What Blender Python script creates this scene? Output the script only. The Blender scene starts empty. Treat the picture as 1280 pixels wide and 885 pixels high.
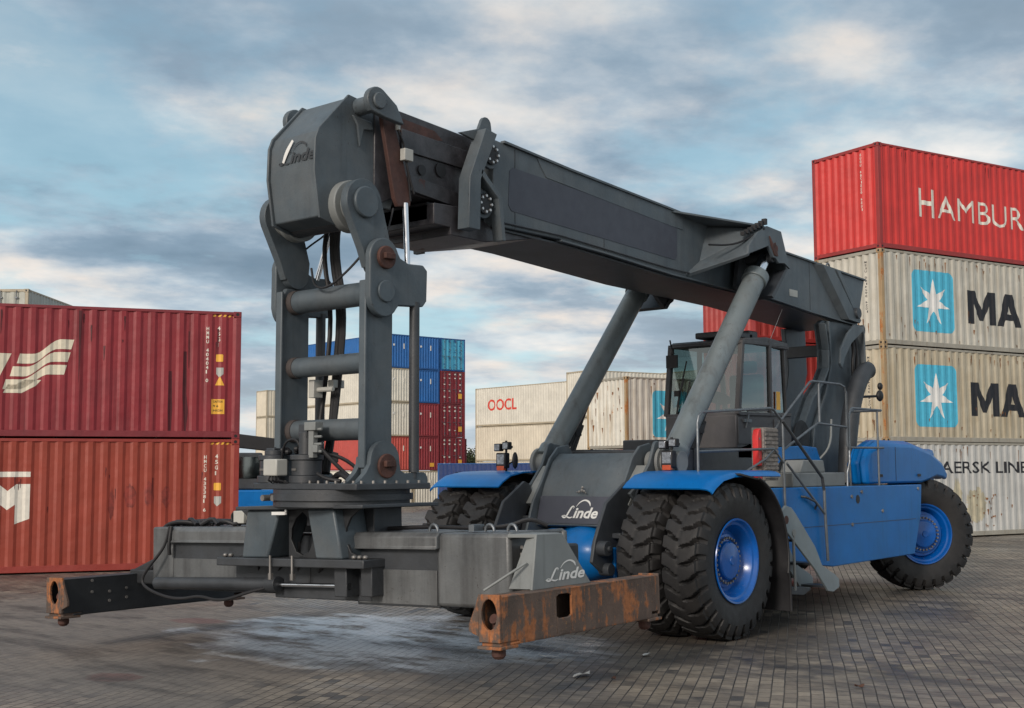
import bpy, bmesh, math, random
from mathutils import Vector, Matrix, noise
random.seed(7)
PI = math.pi
S = bpy.context.scene
COL = S.collection

# ------------------------------------------------------------------ materials
def nn(t, kind, x=0, y=0, **kw):
    n = t.nodes.new(kind); n.location = (x, y)
    for k, v in kw.items(): setattr(n, k, v)
    return n

def mixc(t, fac, a, b, blend='MIX'):
    n = t.nodes.new('ShaderNodeMix'); n.data_type = 'RGBA'; n.blend_type = blend
    for sock, v in ((n.inputs['Factor'], fac), (n.inputs['A'] if False else n.inputs[6], a), (n.inputs[7], b)):
        if isinstance(v, (int, float)): sock.default_value = v
        elif isinstance(v, (tuple, list)): sock.default_value = (*v, 1) if len(v) == 3 else v
        else: t.links.new(v, sock)
    return n.outputs[2]

def noise_n(t, vec, scale, detail=4, rough=.55):
    n = t.nodes.new('ShaderNodeTexNoise'); n.inputs['Scale'].default_value = scale
    n.inputs['Detail'].default_value = detail; n.inputs['Roughness'].default_value = rough
    t.links.new(vec, n.inputs['Vector']); return n.outputs['Fac']

def ramp(t, fac, stops):
    r = t.nodes.new('ShaderNodeValToRGB'); cr = r.color_ramp
    while len(cr.elements) > 1: cr.elements.remove(cr.elements[-1])
    cr.elements[0].position = stops[0][0]; c = stops[0][1]; cr.elements[0].color = (c, c, c, 1) if isinstance(c, (int, float)) else (*c, 1)
    for p, c in stops[1:]:
        e = cr.elements.new(p); e.color = (c, c, c, 1) if isinstance(c, (int, float)) else (*c, 1)
    t.links.new(fac, r.inputs['Fac']); return r.outputs['Color']

def mapping(t, vec, scale, loc=(0, 0, 0), rot=(0, 0, 0)):
    m = t.nodes.new('ShaderNodeMapping'); m.inputs['Scale'].default_value = scale
    m.inputs['Location'].default_value = loc; m.inputs['Rotation'].default_value = rot
    t.links.new(vec, m.inputs['Vector']); return m.outputs['Vector']

def mathm(t, op, a, b=None, c=None):
    n = t.nodes.new('ShaderNodeMath'); n.operation = op
    for i, v in enumerate((a, b, c)):
        if v is None: continue
        if isinstance(v, (int, float)): n.inputs[i].default_value = v
        else: t.links.new(v, n.inputs[i])
    return n.outputs[0]

def M(name, col, rough=.5, metal=0., var=.18, vs=3., rust=0., rustcol=(.17, .06, .022), rs=2.2,
      streak=0., streakcol=(.03, .025, .02), bump=.0, bs=30., spec=.5, coat=0., dust=0., dustcol=(.2, .18, .16), per_obj=False, dents=False, chips=0., chipcol=(.03, .022, .02)):
    m = bpy.data.materials.new(name); m.use_nodes = True; t = m.node_tree
    b = t.nodes['Principled BSDF']
    tc = t.nodes.new('ShaderNodeTexCoord'); v = tc.outputs['Object']
    if per_obj:
        oi = t.nodes.new('ShaderNodeObjectInfo'); mu = t.nodes.new('ShaderNodeVectorMath'); mu.operation = 'SCALE'
        cx = t.nodes.new('ShaderNodeCombineXYZ'); t.links.new(oi.outputs['Random'], cx.inputs[0]); t.links.new(oi.outputs['Random'], cx.inputs[1])
        t.links.new(cx.outputs[0], mu.inputs[0]); mu.inputs['Scale'].default_value = 37
        ad = t.nodes.new('ShaderNodeVectorMath'); t.links.new(v, ad.inputs[0]); t.links.new(mu.outputs[0], ad.inputs[1]); v = ad.outputs[0]
    n1 = noise_n(t, v, vs, 6, .6)
    lo = tuple(c * (1 - var) for c in col); hi = tuple(min(1, c * (1 + var)) for c in col)
    c = mixc(t, ramp(t, n1, [(.3, 0.), (.7, 1.)]), lo, hi)
    r = None
    if streak > 0:
        ns = noise_n(t, mapping(t, v, (5, 5, .35)), 1.6, 5, .6)
        fs = ramp(t, ns, [(.62 - .22 * streak, 0.), (.78, min(1, .25 + streak))])
        c = mixc(t, fs, c, streakcol)
    if dust > 0:
        nd = noise_n(t, v, 1.3, 7, .7)
        c = mixc(t, ramp(t, nd, [(.4, 0.), (.75, dust)]), c, dustcol)
    if chips > 0:
        nc = noise_n(t, v, 26, 5, .75); nk = noise_n(t, v, 1.1, 4, .6)
        fc = ramp(t, mathm(t, 'ADD', nc, mathm(t, 'MULTIPLY', nk, .35)), [(.86 - .03 * chips, 0.), (.9, .85)])
        c = mixc(t, fc, c, chipcol)
        sc_ = noise_n(t, mapping(t, v, (1, 14, 2)), 4, 6, .7); c = mixc(t, ramp(t, sc_, [(.66, 0.), (.74, .35)]), c, tuple(min(1, q * 2 + .03) for q in col))
    rr = rough
    if rust > 0:
        na = noise_n(t, v, rs, 8, .68); nb = noise_n(t, mapping(t, v, (3, 3, .5)), rs * 1.3, 6, .65)
        mm = t.nodes.new('ShaderNodeMath'); mm.operation = 'MULTIPLY_ADD'; t.links.new(na, mm.inputs[0]); mm.inputs[1].default_value = .6
        m2 = t.nodes.new('ShaderNodeMath'); m2.operation = 'MULTIPLY'; t.links.new(nb, m2.inputs[0]); m2.inputs[1].default_value = .4
        t.links.new(m2.outputs[0], mm.inputs[2])
        th = .72 - .32 * rust
        fr = ramp(t, mm.outputs[0], [(th - .015, 0.), (th + .035, 1.)])
        rc = mixc(t, ramp(t, noise_n(t, v, 22, 5, .7), [(.3, 0.), (.7, 1.)]), rustcol, tuple(min(1, q * 2.1) for q in rustcol))
        c = mixc(t, fr, c, rc)
        rx = mixc(t, fr, (rough,) * 3, (.85,) * 3); t.links.new(rx, b.inputs['Roughness'])
    else:
        nr = noise_n(t, v, vs * 2.3, 4, .6)
        rx = ramp(t, nr, [(.25, max(.05, rough - .1)), (.75, min(1, rough + .12))]); t.links.new(rx, b.inputs['Roughness'])
    t.links.new(c, b.inputs['Base Color'])
    b.inputs['Metallic'].default_value = metal; b.inputs['Specular IOR Level'].default_value = spec
    if coat: b.inputs['Coat Weight'].default_value = coat; b.inputs['Coat Roughness'].default_value = .15
    if bump > 0:
        bp = t.nodes.new('ShaderNodeBump'); bp.inputs['Strength'].default_value = bump; bp.inputs['Distance'].default_value = .01
        t.links.new(noise_n(t, v, bs, 6, .65), bp.inputs['Height'])
        if dents:
            b2 = t.nodes.new('ShaderNodeBump'); b2.inputs['Strength'].default_value = .6; b2.inputs['Distance'].default_value = .06
            t.links.new(noise_n(t, v, 1.7, 3, .5), b2.inputs['Height']); t.links.new(b2.outputs[0], bp.inputs['Normal'])
        t.links.new(bp.outputs[0], b.inputs['Normal'])
    return m

GREY = M('grey_paint', (.066, .086, .102), .46, var=.2, rust=.17, rs=3.2, rustcol=(.045, .03, .025), dust=.45, dustcol=(.15, .15, .145), streak=.45, streakcol=(.03, .036, .045), bump=.2, chips=1.)
GREYD = M('dark_grey_steel', (.034, .039, .046), .46, var=.35, rust=.25, rustcol=(.035, .02, .014), dust=.25, dustcol=(.075, .07, .065), bump=.2)
GREYL = M('light_grey_paint', (.2, .215, .215), .5, var=.12, rust=.2, rustcol=(.09, .04, .02), dust=.3, streak=.15, bump=.15)
CYL = M('cylinder_paint', (.135, .165, .178), .38, var=.14, rust=.3, rs=4.5, rustcol=(.06, .035, .025), dust=.3, streak=.35, bump=.3, chips=1.2)
GREASE = M('greasy_steel', (.042, .04, .045), .38, var=.5, vs=5, rust=.22, rustcol=(.07, .022, .015), streak=.4, streakcol=(.006, .006, .007), bump=.4)
PANEL = M('dark_panel_paint', (.05, .055, .075), .5, var=.06)
BLUE = M('blue_paint', (.0, .13, .42), .36, var=.16, vs=1.6, dust=.3, dustcol=(.02, .13, .27), rust=.1, rs=3, rustcol=(.02, .03, .05), streak=.3, streakcol=(.0, .085, .24), chips=1., chipcol=(.02, .03, .05), coat=.1, spec=.3, bump=.05, bs=6)
BLUER = M('blue_rim_paint', (.0, .085, .36), .26, var=.3, rust=.22, chips=1.3, chipcol=(.25, .22, .3), rustcol=(.02, .015, .02), coat=.3)
BLACK = M('black_rubber_hose', (.012, .012, .014), .55, var=.3)
TYRE = M('tyre_rubber', (.012, .012, .013), .62, var=.35, vs=5, dust=.35, dustcol=(.045, .038, .032), bump=.35, bs=60)
RUST = M('rusty_steel', (.1, .066, .05), .8, var=.45, vs=3, rust=.62, rustcol=(.2, .075, .028), rs=2.6, streak=.5, streakcol=(.05, .042, .04), dust=.6, dustcol=(.13, .11, .095), bump=.7, bs=40, chips=1., chipcol=(.4, .2, .06))
RUSTP = M('rusty_pin', (.075, .032, .024), .75, var=.4, vs=9, bump=.5)
BROWN = M('rust_brown_steel', (.07, .032, .026), .7, var=.35, vs=6, streak=.3, bump=.4)
BOLTW = M('bright_bolt', (.6, .6, .6), .4, metal=.5)
CHROME = M('chrome_rod', (.75, .77, .8), .18, metal=1., var=.05)
STEEL = M('galvanised_tube', (.14, .155, .17), .42, metal=.5, var=.2, vs=8)
SPREAD = M('spreader_steel', (.1, .107, .112), .4, var=.3, vs=2.5, rust=.1, dust=.35, dustcol=(.17, .17, .165), streak=.9, streakcol=(.03, .03, .032), bump=.3, chips=1.5)
WHITE = M('white_paint', (.72, .72, .7), .5, var=.08)
BOLT = M('bolt_steel', (.22, .21, .2), .45, metal=.6, var=.4)
REDP = M('red_paint', (.6, .03, .03), .45, var=.12)
WOODY = M('dirty_board', (.2, .18, .165), .8, var=.45, vs=14, bump=.5)
ORANGE = M('orange_lens', (.5, .08, .03), .3)
YEL = M('yellow_sticker', (.8, .42, .05), .5, var=.08)
BOXG = M('junction_box', (.42, .42, .39), .5, var=.08)
LENS = M('lamp_lens', (.25, .27, .3), .1, metal=.6, var=.5, vs=30)
SKIN_ = None

def glass(name, col, rough=.04, alpha=.55):
    m = bpy.data.materials.new(name); m.use_nodes = True; t = m.node_tree; t.nodes.clear()
    o = t.nodes.new('ShaderNodeOutputMaterial'); g = t.nodes.new('ShaderNodeBsdfGlossy'); g.inputs['Roughness'].default_value = rough
    tr = t.nodes.new('ShaderNodeBsdfTransparent'); tr.inputs['Color'].default_value = (*col, 1)
    fr = t.nodes.new('ShaderNodeFresnel'); fr.inputs['IOR'].default_value = 2.5
    mx = t.nodes.new('ShaderNodeMixShader'); t.links.new(fr.outputs[0], mx.inputs[0]); t.links.new(tr.outputs[0], mx.inputs[1]); t.links.new(g.outputs[0], mx.inputs[2])
    g.inputs['Color'].default_value = (.85, .95, .95, 1)
    t.links.new(mx.outputs[0], o.inputs[0]); return m
GLASS = glass('cab_glass', (.42, .5, .48))

# ------------------------------------------------------------------ mesh builder
class MB:
    def __init__(self): self.bm = bmesh.new()
    def box(self, x0, x1, y0, y1, z0, z1, mat=None):
        r = bmesh.ops.create_cube(self.bm, size=1)['verts']
        for v in r:
            v.co = Vector((x0 + (v.co.x + .5) * (x1 - x0), y0 + (v.co.y + .5) * (y1 - y0), z0 + (v.co.z + .5) * (z1 - z0)))
            if mat: v.co = mat @ v.co
        return self
    def prism(self, pts, a0, a1, axis=0):
        """pts: outline in the two other axes, extruded from a0 to a1 along axis"""
        def mk(p, a):
            if axis == 0: return Vector((a, p[0], p[1]))
            if axis == 1: return Vector((p[0], a, p[1]))
            return Vector((p[0], p[1], a))
        n = len(pts)
        A = [self.bm.verts.new(mk(p, a0)) for p in pts]; B = [self.bm.verts.new(mk(p, a1)) for p in pts]
        f = [self.bm.faces.new(A), self.bm.faces.new(B[::-1])]
        for i in range(n):
            j = (i + 1) % n; f.append(self.bm.faces.new((A[j], A[i], B[i], B[j])))
        bmesh.ops.recalc_face_normals(self.bm, faces=f)
        return self
    def hull(self, A, B):
        """two outlines with the same number of 3-D points, joined"""
        n = len(A); a = [self.bm.verts.new(p) for p in A]; b = [self.bm.verts.new(p) for p in B]
        f = [self.bm.faces.new(a), self.bm.faces.new(b[::-1])]
        for i in range(n):
            j = (i + 1) % n; f.append(self.bm.faces.new((a[j], a[i], b[i], b[j])))
        bmesh.ops.recalc_face_normals(self.bm, faces=f); return self
    def cyl(self, p0, p1, r, r1=None, n=24):
        p0 = Vector(p0); p1 = Vector(p1); d = p1 - p0
        q = d.to_track_quat('Z', 'Y').to_matrix().to_4x4()
        mt = Matrix.Translation((p0 + p1) / 2) @ q
        bmesh.ops.create_cone(self.bm, cap_ends=True, segments=n, radius1=r, radius2=r if r1 is None else r1, depth=d.length, matrix=mt)
        return self
    def ball(self, c, r, n=16):
        s = (r, r, r) if isinstance(r, (int, float)) else r
        bmesh.ops.create_uvsphere(self.bm, u_segments=n, v_segments=n // 2 + 2, radius=1, matrix=Matrix.Translation(c) @ Matrix.Diagonal((*s, 1)))
        return self
    def tube(self, pts, r, n=8, smooth=0):
        P = [Vector(p) for p in pts]
        if smooth:
            for _ in range(smooth):
                Q = [P[0]]
                for a, b in zip(P[:-1], P[1:]): Q += [a.lerp(b, .25), a.lerp(b, .75)]
                Q.append(P[-1]); P = Q
        prev = None; rings = []; up = Vector((0, 0, 1))
        for i, p in enumerate(P):
            d = (P[min(i + 1, len(P) - 1)] - P[max(i - 1, 0)]).normalized()
            if prev is None:
                u = d.cross(up)
                if u.length < .05: u = d.cross(Vector((1, 0, 0)))
            else: u = prev - d * prev.dot(d)
            u.normalize(); prev = u; w = d.cross(u)
            k = 1.
            if 0 < i < len(P) - 1:
                c = (P[i] - P[i - 1]).normalized().dot((P[i + 1] - P[i]).normalized()); k = 1 / max(.6, math.sqrt(max(.01, (1 + c) / 2)))
            rings.append([self.bm.verts.new(p + (u * math.cos(a) + w * math.sin(a)) * r * k) for a in [2 * PI * j / n for j in range(n)]])
        f = []
        for a, b in zip(rings[:-1], rings[1:]):
            for j in range(n): f.append(self.bm.faces.new((a[j], a[(j + 1) % n], b[(j + 1) % n], b[j])))
        f.append(self.bm.faces.new(rings[0][::-1])); f.append(self.bm.faces.new(rings[-1]))
        bmesh.ops.recalc_face_normals(self.bm, faces=f); return self
    def lathe(self, prof, n=48, mt=None, axis='X', cap=True):
        """prof: (r, a) pairs revolved about the local axis"""
        rings = []
        for r, a in prof:
            ring = []
            for j in range(n):
                th = 2 * PI * j / n
                p = Vector((a, r * math.cos(th), r * math.sin(th))) if axis == 'X' else Vector((r * math.cos(th), r * math.sin(th), a))
                ring.append(self.bm.verts.new(mt @ p if mt else p))
            rings.append(ring)
        f = []
        for a, b in zip(rings[:-1], rings[1:]):
            for j in range(n): f.append(self.bm.faces.new((a[j], a[(j + 1) % n], b[(j + 1) % n], b[j])))
        if cap and prof[0][0] > 1e-4: f.append(self.bm.faces.new(rings[0][::-1]))
        if cap and prof[-1][0] > 1e-4: f.append(self.bm.faces.new(rings[-1]))
        bmesh.ops.recalc_face_normals(self.bm, faces=f); return self
    def sheet(self, A, B):
        a = [self.bm.verts.new(p) for p in A]; b = [self.bm.verts.new(p) for p in B]
        for i in range(len(a) - 1): self.bm.faces.new((a[i], a[i + 1], b[i + 1], b[i]))
        return self
    def poly(self, P):
        self.bm.faces.new([self.bm.verts.new(p) for p in P]); return self
    def build(self, name, mat, parent=None, bevel=0., smooth=True, sharp=32, loc=None):
        me = bpy.data.meshes.new(name)
        for f in self.bm.faces: f.smooth = smooth
        if smooth:
            for e in self.bm.edges:
                if len(e.link_faces) == 2:
                    if e.calc_face_angle(0) > math.radians(sharp): e.smooth = False
                else: e.smooth = False
        self.bm.to_mesh(me); self.bm.free()
        o = bpy.data.objects.new(name, me); COL.objects.link(o)
        for mm in (mat if isinstance(mat, (list, tuple)) else [mat]): me.materials.append(mm)
        if parent: o.parent = parent
        if loc: o.location = loc
        if bevel > 0:
            b = o.modifiers.new('bevel', 'BEVEL'); b.width = bevel; b.segments = 2; b.limit_method = 'ANGLE'; b.angle_limit = math.radians(40)
            b.harden_normals = False
        return o

def tag(o, label, cat, group=None, kind=None):
    if label: o['label'] = label
    if cat: o['category'] = cat
    if group: o['group'] = group
    if kind: o['kind'] = kind
    return o
def thing(name, label, cat, loc=(0, 0, 0), rz=0, group=None):
    o = bpy.data.objects.new(name, None); COL.objects.link(o); o.location = loc; o.rotation_euler = (0, 0, rz)
    o.empty_display_size = .3
    return tag(o, label, cat, group)
def arc(cx, cy, r, a0, a1, n=10):
    return [(cx + r * math.cos(math.radians(a0 + (a1 - a0) * i / n)), cy + r * math.sin(math.radians(a0 + (a1 - a0) * i / n))) for i in range(n + 1)]

# text as flat mesh in XZ plane (x right, z up), returned as bmesh scaled to the box
def text_bm(s, w=None, h=None, bold=0., shear=0., spacing=1.):
    cu = bpy.data.curves.new('lettering', 'FONT'); cu.body = s; cu.size = 1; cu.offset = bold; cu.shear = shear; cu.space_character = spacing
    cu.resolution_u = 3
    o = bpy.data.objects.new('lettering', cu); COL.objects.link(o)
    dg = bpy.context.evaluated_depsgraph_get(); me = bpy.data.meshes.new_from_object(o.evaluated_get(dg))
    bpy.data.objects.remove(o); bpy.data.curves.remove(cu)
    bm = bmesh.new(); bm.from_mesh(me); bpy.data.meshes.remove(me)
    xs = [v.co.x for v in bm.verts]; ys = [v.co.y for v in bm.verts]
    x0, x1, y0, y1 = min(xs), max(xs), min(ys), max(ys)
    sx = w / (x1 - x0) if w else h / (y1 - y0); sy = h / (y1 - y0) if h else sx
    for v in bm.verts: v.co = Vector(((v.co.x - x0) * sx, 0, (v.co.y - y0) * sy))
    return bm
def poly_bm(polys):
    bm = bmesh.new()
    for P in polys: bm.faces.new([bm.verts.new((x, 0, z)) for x, z in P])
    bm.normal_update(); bmesh.ops.triangulate(bm, faces=bm.faces[:])
    return bm
def ribbon_bm(strokes):
    """strokes: list of [(x,z,w)...] -> flat ribbons"""
    bm = bmesh.new()
    for st in strokes:
        P = [Vector((a, b)) for a, b, c in st]; W = [c for a, b, c in st]
        for _ in range(2):
            Q = [P[0]]; V = [W[0]]
            for i in range(len(P) - 1):
                Q += [P[i].lerp(P[i + 1], .25), P[i].lerp(P[i + 1], .75)]; V += [W[i] * .75 + W[i + 1] * .25, W[i] * .25 + W[i + 1] * .75]
            Q.append(P[-1]); V.append(W[-1]); P, W = Q, V
        prev = None
        for i, p in enumerate(P):
            d = (P[min(i + 1, len(P) - 1)] - P[max(i - 1, 0)]).normalized(); n = Vector((-d.y, d.x)) * W[i] / 2
            a = bm.verts.new((p.x + n.x, 0, p.y + n.y)); b = bm.verts.new((p.x - n.x, 0, p.y - n.y))
            if prev: bm.faces.new((prev[0], a, b, prev[1]))
            prev = (a, b)
    return bm
def finish(bm, name, mat, parent, fn=None, off=None):
    if fn:
        for v in bm.verts: v.co = fn(v.co)
    m = MB(); m.bm.free(); m.bm = bm
    return m.build(name, mat, parent, smooth=False)

def script_logo(scale, xs_=1.4):
    """italic script wordmark: swash L, bold italic letters, an arc above"""
    b1 = ribbon_bm([[(-.02, .16, .1), (.1, .02, .13), (.25, .06, .1), (.42, .5, .12), (.6, .92, .1), (.74, .86, .05), (.68, .72, .03)],
                    [(.0, .14, .05), (.12, .22, .05), (.3, .1, .09), (.52, .0, .11), (.7, .1, .04)],
                    [(.86, .86, .02), (1.05, 1.2, .07), (1.4, 1.4, .11), (1.72, 1.22, .14), (1.8, .92, .03)]])
    tb = text_bm('inde', w=1.65, h=.82, bold=.028, shear=.28)
    me = bpy.data.meshes.new('t'); 
    for v in tb.verts: v.co.x += .72
    tb.to_mesh(me); tb.free(); b1.from_mesh(me); bpy.data.meshes.remove(me)
    for v in b1.verts: v.co = Vector((v.co.x * scale * xs_, v.co.y * scale, v.co.z * scale))
    return b1

# ------------------------------------------------------------------ camera
cam_d = bpy.data.cameras.new('camera'); cam = bpy.data.objects.new('camera', cam_d); COL.objects.link(cam); S.camera = cam
F = Vector((-0.6426822, 0.76070046, 0.09107363)); R_ = Vector((0.76353388, 0.64574369, -0.0055767)); U = Vector((0.05877566, -0.06956887, 0.99584416))
CAM = Vector((9.1455944, -12.30432269, 1.8837))
cam.matrix_world = Matrix(((R_.x, U.x, -F.x, CAM.x), (R_.y, U.y, -F.y, CAM.y), (R_.z, U.z, -F.z, CAM.z), (0, 0, 0, 1)))
cam_d.sensor_width = 36; cam_d.lens = 36 * 1562.82 / 1280; cam_d.clip_end = 3000; cam_d.clip_start = .1

# ------------------------------------------------------------------ world
SUN_AZ = math.atan2(-1., .2)      # direction towards the sun, in the XY plane
SUN_EL = math.radians(24)
W = bpy.data.worlds.new('World'); S.world = W; W.use_nodes = True; t = W.node_tree; t.nodes.clear()
out = t.nodes.new('ShaderNodeOutputWorld'); bg = t.nodes.new('ShaderNodeBackground'); bg.inputs['Strength'].default_value = .1
sky = t.nodes.new('ShaderNodeTexSky'); sky.sky_type = 'NISHITA'; sky.sun_disc = False; sky.sun_elevation = SUN_EL
sky.sun_rotation = math.atan2(math.cos(SUN_AZ), math.sin(SUN_AZ)); sky.air_density = 1.2; sky.dust_density = 1.5
tc = t.nodes.new('ShaderNodeTexCoord'); sep = t.nodes.new('ShaderNodeSeparateXYZ'); t.links.new(tc.outputs['Generated'], sep.inputs[0])
def mth(op, a, b=None, c=None):
    n = t.nodes.new('ShaderNodeMath'); n.operation = op
    for i, v in enumerate((a, b, c)):
        if v is None: continue
        if isinstance(v, (int, float)): n.inputs[i].default_value = v
        else: t.links.new(v, n.inputs[i])
    return n.outputs[0]
zz = mth('ADD', mth('MAXIMUM', sep.outputs[2], 0.), .16)
cx = t.nodes.new('ShaderNodeCombineXYZ'); t.links.new(mth('DIVIDE', sep.outputs[0], zz), cx.inputs[0]); t.links.new(mth('DIVIDE', sep.outputs[1], zz), cx.inputs[1])
pv = mapping(t, cx.outputs[0], (1.25, 1.15, 1), loc=(3.1, .4, 0), rot=(0, 0, -.75))
n_cov = noise_n(t, pv, 1.15, 8, .6); n_sh = noise_n(t, mapping(t, pv, (1, 1, 1), loc=(7, 2, 1)), 1.45, 9, .55); n_wm = noise_n(t, mapping(t, pv, (1, 1, 1), loc=(1, 9, 4)), .9, 6, .6)
cloud = ramp(t, n_sh, [(.33, (1.45, 2.15, 2.85)), (.44, (2.0, 2.8, 3.6)), (.52, (3.2, 4.0, 4.75)), (.59, (5.0, 5.5, 5.8)), (.68, (7.2, 7.0, 6.7))])
cloud = mixc(t, ramp(t, sep.outputs[2], [(.2, 0.), (.42, .45)]), cloud, (2.2, 2.95, 3.7))
warm = ramp(t, n_wm, [(.46, 0.), (.62, .65)])
lowz = ramp(t, sep.outputs[2], [(0., .9), (.3, .6), (.5, .1)])
bright = ramp(t, n_sh, [(.47, .1), (.58, 1.)])
cloud = mixc(t, mth('MULTIPLY', mth('MULTIPLY', warm, lowz), bright), cloud, (8.4, 6.5, 5.0))
gap = ramp(t, n_cov, [(.39, 1.), (.52, 0.)])
skyc = mixc(t, .8, sky.outputs[0], mixc(t, ramp(t, sep.outputs[2], [(.08, 0.), (.35, 1.)]), (3.3, 5.9, 6.9), (1.9, 3.15, 4.1)))
c = mixc(t, mth('MULTIPLY', gap, .75), cloud, skyc)
hz = ramp(t, sep.outputs[2], [(0., .7), (.06, .3), (.16, 0.)])
c = mixc(t, hz, c, (5.4, 5.8, 6.0))
# brighter sunset side (a real property of that sky: towards the sun)
dt = t.nodes.new('ShaderNodeVectorMath'); dt.operation = 'DOT_PRODUCT'; t.links.new(tc.outputs['Generated'], dt.inputs[0]); dt.inputs[1].default_value = (math.cos(SUN_AZ), math.sin(SUN_AZ), .25)
sg = ramp(t, dt.outputs['Value'], [(0., 0.), (1., 1.)])
c = mixc(t, mth('MULTIPLY', sg, .5), c, (11., 9.6, 8.2))
t.links.new(c, bg.inputs['Color']); t.links.new(bg.outputs[0], out.inputs[0])
sd = bpy.data.lights.new('sun', 'SUN'); sd.energy = 1.7; sd.angle = math.radians(12); sd.color = (1., .9, .8)
so = bpy.data.objects.new('sun', sd); COL.objects.link(so)
so.rotation_euler = Vector((math.cos(SUN_AZ) * math.cos(SUN_EL), math.sin(SUN_AZ) * math.cos(SUN_EL), math.sin(SUN_EL))).to_track_quat('Z', 'Y').to_euler()
S.view_settings.view_transform = 'Standard'; S.view_settings.look = 'None'; S.view_settings.exposure = 0.4; S.view_settings.gamma = 1
try: S.view_settings.use_curve_mapping = False
except Exception: pass

# ------------------------------------------------------------------ ground
def sm(a, b, x):
    k = max(0., min(1., (x - a) / (b - a))); return k * k * (3 - 2 * k)
def gz(x, y):
    d = math.hypot(x - CAM.x, y - CAM.y)
    dx, dy = x - CAM.x, y - CAM.y; fw = dx * F.x + dy * F.y; u = (dx * R_.x + dy * R_.y) / fw if fw > 1 else 9
    z = (-.8 + .7 * sm(-.047, -.03, u)) * sm(50, 90, d)
    if x < -3 : z -= .075 * sm(14, 21, d) * sm(-3, -8, x)
    return z
def ground_mat():
    m = bpy.data.materials.new('paving'); m.use_nodes = True; t = m.node_tree; b = t.nodes['Principled BSDF']
    tc = t.nodes.new('ShaderNodeTexCoord'); v = tc.outputs['Object']
    # slightly wavy courses
    wn = t.nodes.new('ShaderNodeTexNoise'); wn.inputs['Scale'].default_value = .5; t.links.new(v, wn.inputs['Vector'])
    wm = t.nodes.new('ShaderNodeVectorMath'); wm.operation = 'MULTIPLY_ADD'; t.links.new(wn.outputs['Color'], wm.inputs[0]); wm.inputs[1].default_value = (.045, .045, 0); t.links.new(v, wm.inputs[2])
    vb = mapping(t, wm.outputs[0], (1, 1, 1), rot=(0, 0, math.radians(62.8)))
    br = t.nodes.new('ShaderNodeTexBrick'); t.links.new(vb, br.inputs['Vector'])
    br.inputs['Scale'].default_value = 1; br.inputs['Brick Width'].default_value = .212; br.inputs['Row Height'].default_value = .108
    br.inputs['Mortar Size'].default_value = .0065; br.inputs['Mortar Smooth'].default_value = .35; br.inputs['Bias'].default_value = 0
    br.inputs['Color1'].default_value = (0, 0, 0, 1); br.inputs['Color2'].default_value = (1, 1, 1, 1); br.inputs['Mortar'].default_value = (.5, .5, .5, 1)
    rnd = br.outputs['Color']; mort = br.outputs['Fac']
    base = mixc(t, rnd, (.2, .165, .13), (.35, .295, .23))
    sunk = ramp(t, mathm(t, 'ADD', rnd, mathm(t, 'MULTIPLY', noise_n(t, v, .6, 3, .5), .5)), [(.3, 1.), (.33, 0.)]); base = mixc(t, mathm(t, 'MULTIPLY', sunk, .8), base, (.03, .03, .033))
    n1 = noise_n(t, v, .42, 8, .62); n2 = noise_n(t, v, 1.9, 8, .65); n3 = noise_n(t, v, 40, 4, .6)
    base = mixc(t, ramp(t, n1, [(.38, .7), (.56, 0.)]), base, (.07, .066, .064))
    base = mixc(t, ramp(t, n2, [(.5, 0.), (.64, .6)]), base, (.27, .23, .18))
    base = mixc(t, ramp(t, n2, [(.28, .6), (.45, 0.)]), base, (.05, .048, .048))
    base = mixc(t, ramp(t, n3, [(.3, .25), (.7, 0.)]), base, (.06, .055, .05))
    # deep gaps between the blocks
    gapm = ramp(t, noise_n(t, v, .8, 5, .6), [(.35, .55), (.6, 1.)])
    mx = t.nodes.new('ShaderNodeMath'); mx.operation = 'MULTIPLY'; t.links.new(mort, mx.inputs[0]); t.links.new(gapm, mx.inputs[1])
    base = mixc(t, mx.outputs[0], base, (.018, .017, .017))
    # sand and dust film left of the machine, hiding the joints
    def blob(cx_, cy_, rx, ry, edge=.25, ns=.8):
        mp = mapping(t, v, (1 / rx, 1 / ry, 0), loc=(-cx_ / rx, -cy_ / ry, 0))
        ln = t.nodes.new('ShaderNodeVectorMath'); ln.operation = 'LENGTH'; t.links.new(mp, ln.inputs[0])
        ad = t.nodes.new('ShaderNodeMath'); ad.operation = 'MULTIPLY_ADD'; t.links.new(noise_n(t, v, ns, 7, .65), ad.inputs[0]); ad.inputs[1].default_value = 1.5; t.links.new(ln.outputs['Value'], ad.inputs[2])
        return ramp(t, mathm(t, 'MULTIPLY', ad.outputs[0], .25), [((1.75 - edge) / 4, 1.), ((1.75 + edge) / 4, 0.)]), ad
    sand, _ = blob(-5.5, -5.0, 6, 4.0, .2)
    base = mixc(t, mathm(t, 'MULTIPLY', sand, .8), base, mixc(t, n1, (.12, .108, .1), (.25, .22, .19)))
    n5 = noise_n(t, mapping(t, v, (1, 3, 1), rot=(0, 0, .9)), 1.2, 9, .7); base = mixc(t, ramp(t, n5, [(.3, .6), (.5, 0.)]), base, (.05, .048, .05))
    red1, _ = blob(-1.15, -5.7, .3, .22, .12, 3.); base = mixc(t, mathm(t, 'MULTIPLY', red1, .6), base, (.13, .05, .045))
    red2, _ = blob(-4.2, -2.6, .4, .25, .12, 3.); base = mixc(t, mathm(t, 'MULTIPLY', red2, .5), base, (.15, .05, .045))
    # wet film in front of the wheels; its pale blue paints the sky's reflection
    wet, _ = blob(-1.1, -2.2, 2.6, 1.9, .13, .9)
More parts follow.
